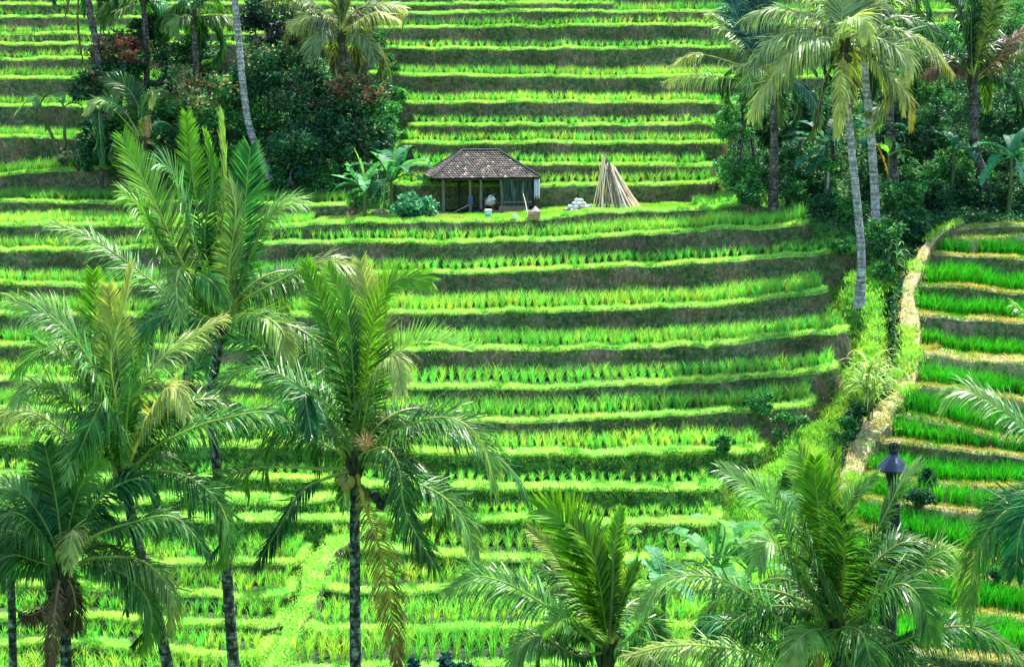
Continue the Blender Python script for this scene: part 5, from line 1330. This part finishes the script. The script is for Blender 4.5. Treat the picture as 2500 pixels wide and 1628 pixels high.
for a, b in ((c_fl, c_fr), (c_fr, c_br), (c_br, c_bl), (c_bl, c_fl)):
    n_ = np.cross((b-a)/np.linalg.norm(b-a), [0, 0, 1.]); tube(mb, [a-n_*.12-[0, 0, .05], b-n_*.12-[0, 0, .05]], .035, 4, (1, 1, 1))
for i in range(10):
    t = (i+.5)/10; tube(mb, [c_fl*(1-t)+c_fr*t+[0, .05, -.04], r_l*(1-t)+r_r*t-[0, 0, .08]], .025, 4, (1, 1, 1))
    tube(mb, [c_bl*(1-t)+c_br*t-[0, .05, .04], r_l*(1-t)+r_r*t-[0, 0, .08]], .025, 4, (1, 1, 1))
mb.build('rafters', M['dark_wood'], hut)
def post(u, v, h, r=.055, m='old_wood', jig=.03, nm='post'):
    mb = MB(); P = spline([hp(u, v, -.1), hp(u+jig*R.randn(), v, h*.5), hp(u+jig*R.randn()*.5, v, h)], 8)
    tube(mb, P, np.linspace(r*1.15, r*.9, 8)*(1+.06*R.randn(8)), 7, (1, 1, 1)); return mb.build(nm, M[m], hut, smooth=True)
post(0, 0, EZ-.05, .085); post(-.05, 2.6, EZ, .085, 'dark_wood'); post(1.38, 0, EZ-.04, .075); post(1.93, 0, EZ-.04, .075); post(2.12, .15, .75, .045); post(2.93, 0, EZ-.04, .07); post(4.58, 0, EZ, .07, 'dark_wood'); post(4.58, 2.6, EZ, .07, 'dark_wood')
# platform
mb = MB()
box(mb, hp(3.2, 1.25, .09), (3.6, 2.7, .22), rot=RH); box(mb, hp(.4, 1.6, .03), (2.0, 2.2, .12), rot=RH)
mb.build('floor', M['dark_wood'], hut)
mb = MB(); box(mb, hp(3.55, -.12, .16), (1.5, .3, .34), rot=RH); box(mb, hp(2.45, -.2, .06), (1.0, .4, .14), rot=RH)
mb.build('step', M['stone_step'], hut)
def planks(u0, u1, v0, v1, z0, z1, n, name, mat, th=.03):
    mb = MB()
    for i in range(n):
        t = (i+.5)/n; u, v = u0+(u1-u0)*t, v0+(v1-v0)*t
        L_ = math.hypot(u1-u0, v1-v0)/n*.97; a = math.atan2(v1-v0, u1-u0)+TH
        Rm = np.array([[math.cos(a), -math.sin(a), 0], [math.sin(a), math.cos(a), 0], [0, 0, 1]])
        zz = z1-.03*R.rand(); box(mb, hp(u, v, (z0+zz)/2)+uy*R.randn()*.008, (L_, th+.012*R.rand(), zz-z0), rot=Rm)
    return mb.build(name, mat, hut)
planks(2.97, 4.55, .02, .02, .30, EZ-.02, 9, 'front_wall', M['plank'])
planks(4.55, 4.55, .04, 2.6, .2, EZ-.02, 12, 'side_wall', M['plank'])
planks(.95, 4.52, 2.6, 2.6, .1, EZ-.02, 16, 'back_wall', M['dark_wood'])
planks(.95, .95, .9, 2.57, .1, EZ-.02, 8, 'inner_wall', M['dark_wood'])
planks(.0, .92, 2.45, 2.45, .0, .62, 5, 'low_wall', M['dark_wood'])
mb = MB(); box(mb, hp(3.76, -.02, .52), (1.6, .05, .07), rot=RH); mb.build('rail', M['old_wood'], hut)
mb = MB(); tube(mb, [hp(0, 2.6, .95), hp(1.0, 2.3, .8)], .03, 6, (1, 1, 1)); tube(mb, [hp(0, 0, EZ-.1), hp(4.6, 0, EZ-.1)], .045, 6, (1, 1, 1)); mb.build('beam', M['old_wood'], hut)

def gpt(px, py, D=None):
    h = hit(px, py) if D is None else None
    if h is None:
        p = at(px, py, D); z, _ = down(p[0], p[1]); p[2] = z; return p
    return h
# bucket
p = gpt(1192, 535); b_ = empty('bucket', p, 'white plastic bucket with a turquoise lower half before the hut door', 'bucket')
mb = MB(); tube(mb, [p, p+[0, 0, .24]], [.13, .15], 16, (.05, .55, .52)); mb.build('lower_half', M['painted'], b_, smooth=True)
mb = MB(); tube(mb, [p+[0, 0, .242], p+[0, 0, .40]], [.151, .165], 16, (.78, .8, .8)); tube(mb, [p+[0, 0, .40], p+[0, 0, .47]], [.185, .185], 16, (.85, .85, .84)); mb.build('rim', M['painted'], b_, smooth=True)
mb = MB(); an = np.linspace(0, PI, 9); tube(mb, [p+[math.cos(a)*.18, -.08, .40-.10*math.sin(a)] for a in an], .009, 5, (.6, .6, .6)); mb.build('handle', M['painted'], b_)
# small white pot
p = gpt(1257, 535); b_ = empty('pot', p, 'small white pot standing alone on the grass before the hut', 'pot')
mb = MB(); tube(mb, [p, p+[0, 0, .05], p+[0, 0, .15], p+[0, 0, .18]], [.09, .115, .12, .10], 14, (.85, .85, .8)); mb.build('body', M['painted'], b_, smooth=True)
mb = MB(); tube(mb, [p+[0, 0, .18], p+[0, 0, .2]], [.115, .115], 14, (.7, .7, .66)); mb.build('rim', M['painted'], b_, smooth=True)
# woven basket with open weave
p = gpt(1304, 536); b_ = empty('basket', p, 'round bamboo basket with hexagonal open weave by the hut corner', 'basket')
mb = MB(); NB = 16
for dr in (1, -1):
    for i in range(NB):
        a0 = i/NB*2*PI
        tube(mb, [p+[math.cos(a0+dr*t*1.3)*(.27+.03*t), math.sin(a0+dr*t*1.3)*(.27+.03*t), .03+.36*t] for t in np.linspace(0, 1, 7)], .017, 4, (.62, .46, .27), 0, False)
for z_ in (.03, .15, .27, .39):
    tube(mb, [p+[math.cos(a)*(.275+.03*z_), math.sin(a)*(.275+.03*z_), z_] for a in np.linspace(0, 2*PI, 25)], .018, 5, (.66, .5, .3), 0, False)
mb.build('weave', M['pole'], b_)
mb = MB(); tube(mb, [p+[0, 0, .01], p+[0, 0, .33]], [.235, .25], 16, (.05, .04, .03)); mb.build('dark_core', M['dark_wood'], b_)  # dark solid cylinder filling the inside of the weave
q = p+np.array([.06, -.02, .40]); hh_ = empty('conical_hat', q, 'pale lilac conical hat lying on top of the bamboo basket', 'hat')
mb = MB(); tube(mb, [q, q+[0, 0, .02], q+[0, 0, .23]], [.20, .19, .012], 18, (.66, .58, .66)); mb.build('cone', M['cloth'], hh_, smooth=True)
mb = MB(); tube(mb, [q+[math.cos(a)*.2, math.sin(a)*.2, .01] for a in np.linspace(0, 2*PI, 19)], .012, 5, (.5, .44, .5)); mb.build('brim', M['cloth'], hh_)
def stick(name, a, b, r, col, label, cat, grp=None):
    mb = MB(); a, b = np.array(a), np.array(b); k = 9
    P = spline([a, (a+b)/2+[R.randn()*.015, R.randn()*.015, 0], b], k)
    tube(mb, P, np.linspace(r, r*.75, k)*(1+.07*R.randn(k)), 6, col)
    return tag(mb.build(name, M['pole'], smooth=True), label, cat, grp)
a = gpt(1290, 533); stick('walking_stick', a, hp(4.0, -.13, 1.12), .022, (.62, .62, .58), 'thin pale stick leaning against the plank wall of the hut', 'stick')
a = gpt(1107, 521); stick('bamboo_pole', a+[0, -.05, .03], hp(1.40, -.1, .46), .03, (.55, .55, .45), 'bamboo pole lying slantwise against a hut post', 'pole')
# cloths
def cloth(c, w, h, col, label, name, fold=5, stripe=None):
    nx, nz = 13, 9; V = []; C = []
    for j in range(nz):
        for i in range(nx):
            x = (i/(nx-1)-.5)*w*(1-.12*j/nz); z = -h*j/(nz-1)*(1+.12*math.sin(i*1.3))
            V.append(c+ux*x+uy*(.035*math.sin(i/(nx-1)*fold*2*PI)*(1+j*.1))-uy*.05+[0, 0, z])
            C.append(np.array(col)*(.75 if (stripe and i % 5 == 2) else 1))
    f = [[j*nx+i, j*nx+i+1, (j+1)*nx+i+1, (j+1)*nx+i] for j in range(nz-1) for i in range(nx-1)]
    mb = MB(); mb.add(np.array(V), f, np.array(C)); o = mb.build(name, M['cloth'], smooth=True)
    s = o.modifiers.new('thickness', 'SOLIDIFY'); s.thickness = .01
    return tag(o, label, 'cloth')
cloth(hp(4.74, -.12, EZ-.12), .30, .9, (.66, .66, .86), 'pale lilac cloth hanging from the right corner of the hut', 'hanging_cloth', 2, True)
cloth(hp(1.36, -.1, .82), .22, .36, (.10, .22, .36), 'blue cloth hung on a post of the hut', 'hanging_cloth', 2)
# stones
rs = np.random.RandomState(5)
base = gpt(1408, 498)
base[1] = 79.6; base[2] = down(base[0], 79.6, 5)[0]
k = 0
for lv, cnt, rad in ((0, 17, .56), (1, 11, .42), (2, 7, .27), (3, 2, .08)):
    for i in range(cnt):
        a_ = i/cnt*2*PI+lv; rr = rad*(.55+.45*((i*37) % 10)/10) if i % 3 else rad
        c_ = base+[math.cos(a_)*rr*1.15, math.sin(a_)*rr*.7, .08+lv*.16]
        mb = MB(); an = rs.rand()*3
        mb = MB(); Rm = [[math.cos(an), -math.sin(an), 0], [math.sin(an), math.cos(an), 0], [0, 0, 1]]
        uv_ball(mb, c_, (.13+.05*rs.rand(), .10+.03*rs.rand(), .085+.03*rs.rand()), (1, .97, .95) if rs.rand() < .8 else (.6, .5, .46), 9, 6, Rm, .22, rs.rand()*9)
        tag(mb.build('stone', M['stone'], smooth=True), 'one of the rounded white stones heaped beside the leaning poles', 'stone', 'white stones heaped beside the poles')
# cone of stripped poles
pb = gpt(1503, 499); pb[1] = 80.0; pb[2] = down(pb[0], 80.0, 5)[0]; print('PB', pb, hit(1503, 508))
apex = pb+[-.50, 0, 2.05]
pal_ = [(.9, .74, .66), (.30, .23, .23), (1., .88, .74), (.18, .14, .15), (.9, .72, .45), (.5, .40, .42)]
NP = 60
for i in range(NP):
    a_ = i/NP*2*PI+rs.rand()*.1
    foot = pb+[math.cos(a_)*1.32*(.75+.25*rs.rand()), math.sin(a_)*.85, 0]
    foot[2] = pb[2]-.05
    tp = apex+[math.cos(a_)*.30+rs.randn()*.15, math.sin(a_)*.16, rs.randn()*.2+(.16 if math.cos(a_) < -.2 else -.1)]
    if i in (2, 4): tp = apex+[.18, -.05, -.15]
    tp = tp+(tp-foot)*.04
    stick('wooden_pole', foot, tp, .020+.028*rs.rand(), np.array(pal_[rs.randint(6)])*(.8+.75*rs.rand()), 'one of the stripped wooden poles leaned together into a cone', 'pole', 'stripped poles leaned into a cone')
# earth mound
p = gpt(926, 528); mb = MB(); uv_ball(mb, p+[0, .2, 0], (.55, .4, .3), (1, 1, 1), 18, 10, None, .25, 3)
tag(mb.build('earth_mound', M['stone_step'], smooth=True), 'low reddish heap of bare earth left of the glossy shrub', 'earth heap')
# the farmer
def farmer():
    p = gpt(1206, 517); p = hp(2.42, -.05, .13)
    e = empty('person', p, 'person in white shirt and tan sarong stooping in the hut doorway', 'person')
    P0 = np.array(p)
    J = {'pel': (-.13, 0, .34), 'bel': (-.06, .0, .48), 'chest': (.04, .0, .64), 'neck': (.12, .0, .76), 'head': (.18, .0, .86), 'crown': (.20, 0, .95),
         'shl': (.03, -.15, .67), 'ell': (.16, -.19, .50), 'wrl': (.30, -.12, .40), 'shr': (.06, .15, .67), 'elr': (.2, .19, .5), 'wrr': (.32, .10, .40),
         'hil': (-.10, -.10, .30), 'knl': (.20, -.13, .42), 'anl': (.06, -.12, .07), 'tol': (.22, -.13, .03), 'hir': (-.10, .10, .30), 'knr': (.22, .13, .42), 'anr': (.08, .12, .07), 'tor': (.24, .13, .03)}
    names = list(J); ix = {n: i for i, n in enumerate(names)}
    E_ = [('pel', 'bel'), ('bel', 'chest'), ('chest', 'neck'), ('neck', 'head'), ('head', 'crown'), ('chest', 'shl'), ('shl', 'ell'), ('ell', 'wrl'), ('chest', 'shr'), ('shr', 'elr'), ('elr', 'wrr'),
          ('pel', 'hil'), ('hil', 'knl'), ('knl', 'anl'), ('anl', 'tol'), ('pel', 'hir'), ('hir', 'knr'), ('knr', 'anr'), ('anr', 'tor')]
    rad = dict(pel=.12, bel=.11, chest=.125, neck=.05, head=.085, crown=.065, shl=.06, ell=.042, wrl=.028, shr=.06, elr=.042, wrr=.028, hil=.085, knl=.058, anl=.036, tol=.028, hir=.085, knr=.058, anr=.036, tor=.028)
    V = [P0+np.array(J[n]) for n in names]
    Ed = [(ix[a], ix[b]) for a, b in E_]
    rr = [rad[n] for n in names]
    for sd, w_ in ((-1, 'wrl'), (1, 'wrr')):
        b = P0+np.array(J[w_]); V.append(b+[.06, 0, -.03]); rr.append(.026); pi_ = len(V)-1; Ed.append((ix[w_], pi_))
        for q in range(4):
            V.append(b+[.09, (q-1.5)*.017, -.045]); rr.append(.009); Ed.append((pi_, len(V)-1))
            V.append(b+[.125-.006*abs(q-1.2), (q-1.5)*.02, -.075]); rr.append(.0075); Ed.append((len(V)-2, len(V)-1))
        V.append(b+[.065, -sd*.035, -.05]); rr.append(.009); Ed.append((pi_, len(V)-1))
    me = bpy.data.meshes.new('person'); me.from_pydata([tuple(map(float, v)) for v in V], Ed, []); o = bpy.data.objects.new('person_build', me); COL.objects.link(o)
    m = o.modifiers.new('s', 'SKIN'); m.use_smooth_shade = True
    for i, r_ in enumerate(rr): me.skin_vertices[0].data[i].radius = (r_, r_)
    me.skin_vertices[0].data[0].use_root = True
    s = o.modifiers.new('sub', 'SUBSURF'); s.levels = 1; s.render_levels = 1
    dg = bpy.context.evaluated_depsgraph_get(); me2 = bpy.data.meshes.new_from_object(o.evaluated_get(dg))
    bpy.data.objects.remove(o)
    me2.materials.clear(); me2.materials.append(M['skin'])
    def put(o): COL.objects.link(o); o.parent = e; o.matrix_parent_inverse = Matrix.Translation(-Vector(e.location))
    put(bpy.data.objects.new('body', me2))
    hd = P0+np.array(J['head'])
    mb = MB(); uv_ball(mb, hd+[-.02, 0, .035], (.098, .09, .095), (1, 1, 1), 14, 9); mb.build('hair', M['hair'], e, smooth=True)
    mb = MB()
    for sd in (-1, 1): uv_ball(mb, hd+[.085, sd*.032, .0], (.012, .014, .01), (.05, .05, .05), 8, 5)
    uv_ball(mb, hd+[.098, 0, -.022], (.018, .013, .018), (.2, .1, .07), 8, 5)
    mb.build('face', M['skin'], e, smooth=True)
    # shirt over the rounded back, sarong round hips and thighs
    mb = MB(); pts = [P0+np.array(J[k_]) for k_ in ('pel', 'bel', 'chest', 'neck')]
    tube(mb, spline([pts[0]+[-.01, 0, .06], pts[1]+[-.02, 0, 0], pts[2]+[-.01, 0, 0], pts[3]+[-.01, 0, -.03]], 12), np.interp(np.linspace(0, 1, 12), [0, .3, .7, .9, 1], [.165, .165, .175, .12, .07]), 14, (.74, .70, .78))
    for s_ in 'lr': tube(mb, spline([P0+np.array(J['sh'+s_]), P0+np.array(J['el'+s_])], 5), [.08, .078, .072, .068, .066], 10, (.74, .70, .78))
    mb.build('shirt', M['cloth'], e, smooth=True)
    mb = MB()
    tube(mb, spline([P0+[-.17, 0, .25], P0+[-.15, 0, .34], P0+[-.10, 0, .44]], 7), [.12, .16, .175, .18, .175, .17, .165], 14, (.55, .43, .32))
    for s_ in 'lr': tube(mb, spline([P0+np.array(J['hi'+s_]), P0+np.array(J['kn'+s_])+[.0, 0, .0]], 6), [.12, .118, .11, .10, .09, .082], 12, (.52, .41, .30))
    mb.build('sarong', M['cloth'], e, smooth=True)
farmer()
# dark shrine with a glossy cap
def shrine():
    D = 38.5; s = D/F
    c = lambda y: at(2183, y, D)
    top = c(1081); z, _ = down(top[0], D); root = np.array([top[0], D, z])
    e = empty('shrine', root, 'dark lantern shaped shrine with glossy conical cap and crown finial behind the lower right palm', 'shrine')
    def lathe(pr, n, col, mat, name, rot=0, parent=e):
        mb = MB(); P = [np.array([top[0], D, c(y)[2]]) for y, r_ in pr]; tube(mb, P, [r_*s for y, r_ in pr], n, col); return mb.build(name, mat, parent)
    mb = MB()
    for i in range(8):
        a_ = i/8*2*PI; b = np.array([top[0], D, 0])
        tube(mb, [b+[math.cos(a_)*r_*s, math.sin(a_)*r_*s, c(y)[2]] for y, r_ in ((1097, 8), (1092, 12), (1086, 11), (1082, 5))], .016, 5, (1, 1, 1))
    tube(mb, [b+[0, 0, c(1097)[2]], b+[0, 0, c(1080)[2]]], [.03, .02], 6, (1, 1, 1))
    mb.build('finial', M['black_stone'], e)
    lathe([(1108, 11), (1104, 10), (1101, 12), (1098, 11), (1096, 9)], 10, (1, 1, 1), M['black_stone'], 'collar')
    lathe([(1146, 43), (1142, 43), (1125, 28), (1112, 14), (1107, 10)], 8, (1, 1, 1), M['glaze'], 'cap')
    lathe([(1185, 12), (1178, 11), (1165, 17), (1146, 21)], 8, (1, 1, 1), M['black_stone'], 'lantern_body')
    lathe([(1235, 17), (1232, 22), (1226, 22), (1223, 14), (1200, 11), (1186, 13)], 8, (1, 1, 1), M['black_stone'], 'neck')
    mb = MB(); tube(mb, [root-[0, 0, .2], root+[0, 0, .4], root+[0, 0, .45], np.array([top[0], D, c(1236)[2]])], [.42, .40, .26, .22], 8, (1, 1, 1)); mb.build('pedestal', M['black_stone'], e)
shrine()
# flower spray of the tall centre palm
fp = next(o for o in COL.objects if o.type == 'EMPTY' and o.get('label', '').startswith('coconut palm at centre left'))
mb = MB(); c = at(892, 1088, 40.5-.5)
for i in range(34):
    d = R.randn(3); d[2] = abs(d[2])*.8+.2; d /= np.linalg.norm(d)
    tube(mb, spline([c-[0, 0, .25], c+d*.18, c+d*(.38+.15*R.rand())-[0, 0, .05]], 6), [.018, .016, .014, .012, .01, .006], 4, np.array((.72, .48, .20))*(.8+.4*R.rand()), 0, False)
mb.build('flower_spray', M['cloth'], fp)

# short turf on the plateau round the hut
def yard_grass():
    mb = MB(); pts = []
    E = HUT['E']; idx = OBJ.index(HUT['obj'])
    x0, x1 = at(780, 520, 78)[0], at(1920, 520, 82)[0]
    for i in range(26000):
        x = x0+(x1-x0)*R.rand(); y = np.interp(x, E[:, 0], E[:, 1])+.4+8*R.rand()**1.3
        u, v = (np.array([x, y, 0])-H0)@ux, (np.array([x, y, 0])-H0)@uy
        if -.2 < u < 4.8 and -.3 < v < 2.9: continue
        if -.6 < u < 5.2 and -1.3 < v <= -.3 and R.rand() < .8: continue
        z, o = down(x, y, 10)
        if o == idx: pts.append((x, y, z))
    P = np.array(pts); n = len(P); k = 8
    c = vary((.28, .58, .07), n, .25); g = fnoise(P[:, 0]*.8, P[:, 1]*.8, 17); c[:, 0] *= 1+1.2*g
    c[g > .22] = vary((.42, .38, .17), (g > .22).sum(), .2)
    Q = np.repeat(P, k, 0); Q[:, :2] += R.randn(n*k, 2)*.10
    blades(mb, Q, .05+.11*R.rand(n*k), np.full(n*k, .04), R.randn(n*k, 2)*.5, np.repeat(c, k, 0), 1)
    tag(mb.build('yard_grass', M['grass']), kind='stuff')
yard_grass()
# ------------------------------------------------------------------ light
w = bpy.data.worlds.new('World'); SC.world = w; w.use_nodes = True
nt = w.node_tree; nt.nodes.clear()
o_ = nt.nodes.new('ShaderNodeOutputWorld'); b_ = nt.nodes.new('ShaderNodeBackground'); s_ = nt.nodes.new('ShaderNodeTexSky')
s_.sky_type = 'NISHITA'; s_.sun_disc = False
SUN = Vector((.30, .42, .86)).normalized()
s_.sun_elevation = math.asin(SUN.z); s_.sun_rotation = math.atan2(SUN.x, SUN.y)
b_.inputs[1].default_value = .15
nt.links.new(s_.outputs[0], b_.inputs[0]); nt.links.new(b_.outputs[0], o_.inputs[0])
sl = bpy.data.lights.new('sun', 'SUN'); sl.energy = 4.2; sl.angle = math.radians(.6); sl.color = (1, .95, .86)
so = bpy.data.objects.new('sun', sl); COL.objects.link(so)
so.rotation_euler = (-SUN).to_track_quat('-Z', 'Y').to_euler(); so.location = (0, 0, 60)
SC.view_settings.view_transform = 'Standard'; SC.view_settings.look = 'None'
SC.view_settings.exposure = 1.48; SC.view_settings.gamma = 1
SC.cycles.max_bounces = 6; SC.cycles.transparent_max_bounces = 4
SC.cycles.diffuse_bounces = 3; SC.cycles.glossy_bounces = 2; SC.cycles.transmission_bounces = 3
SC.cycles.use_denoising = True
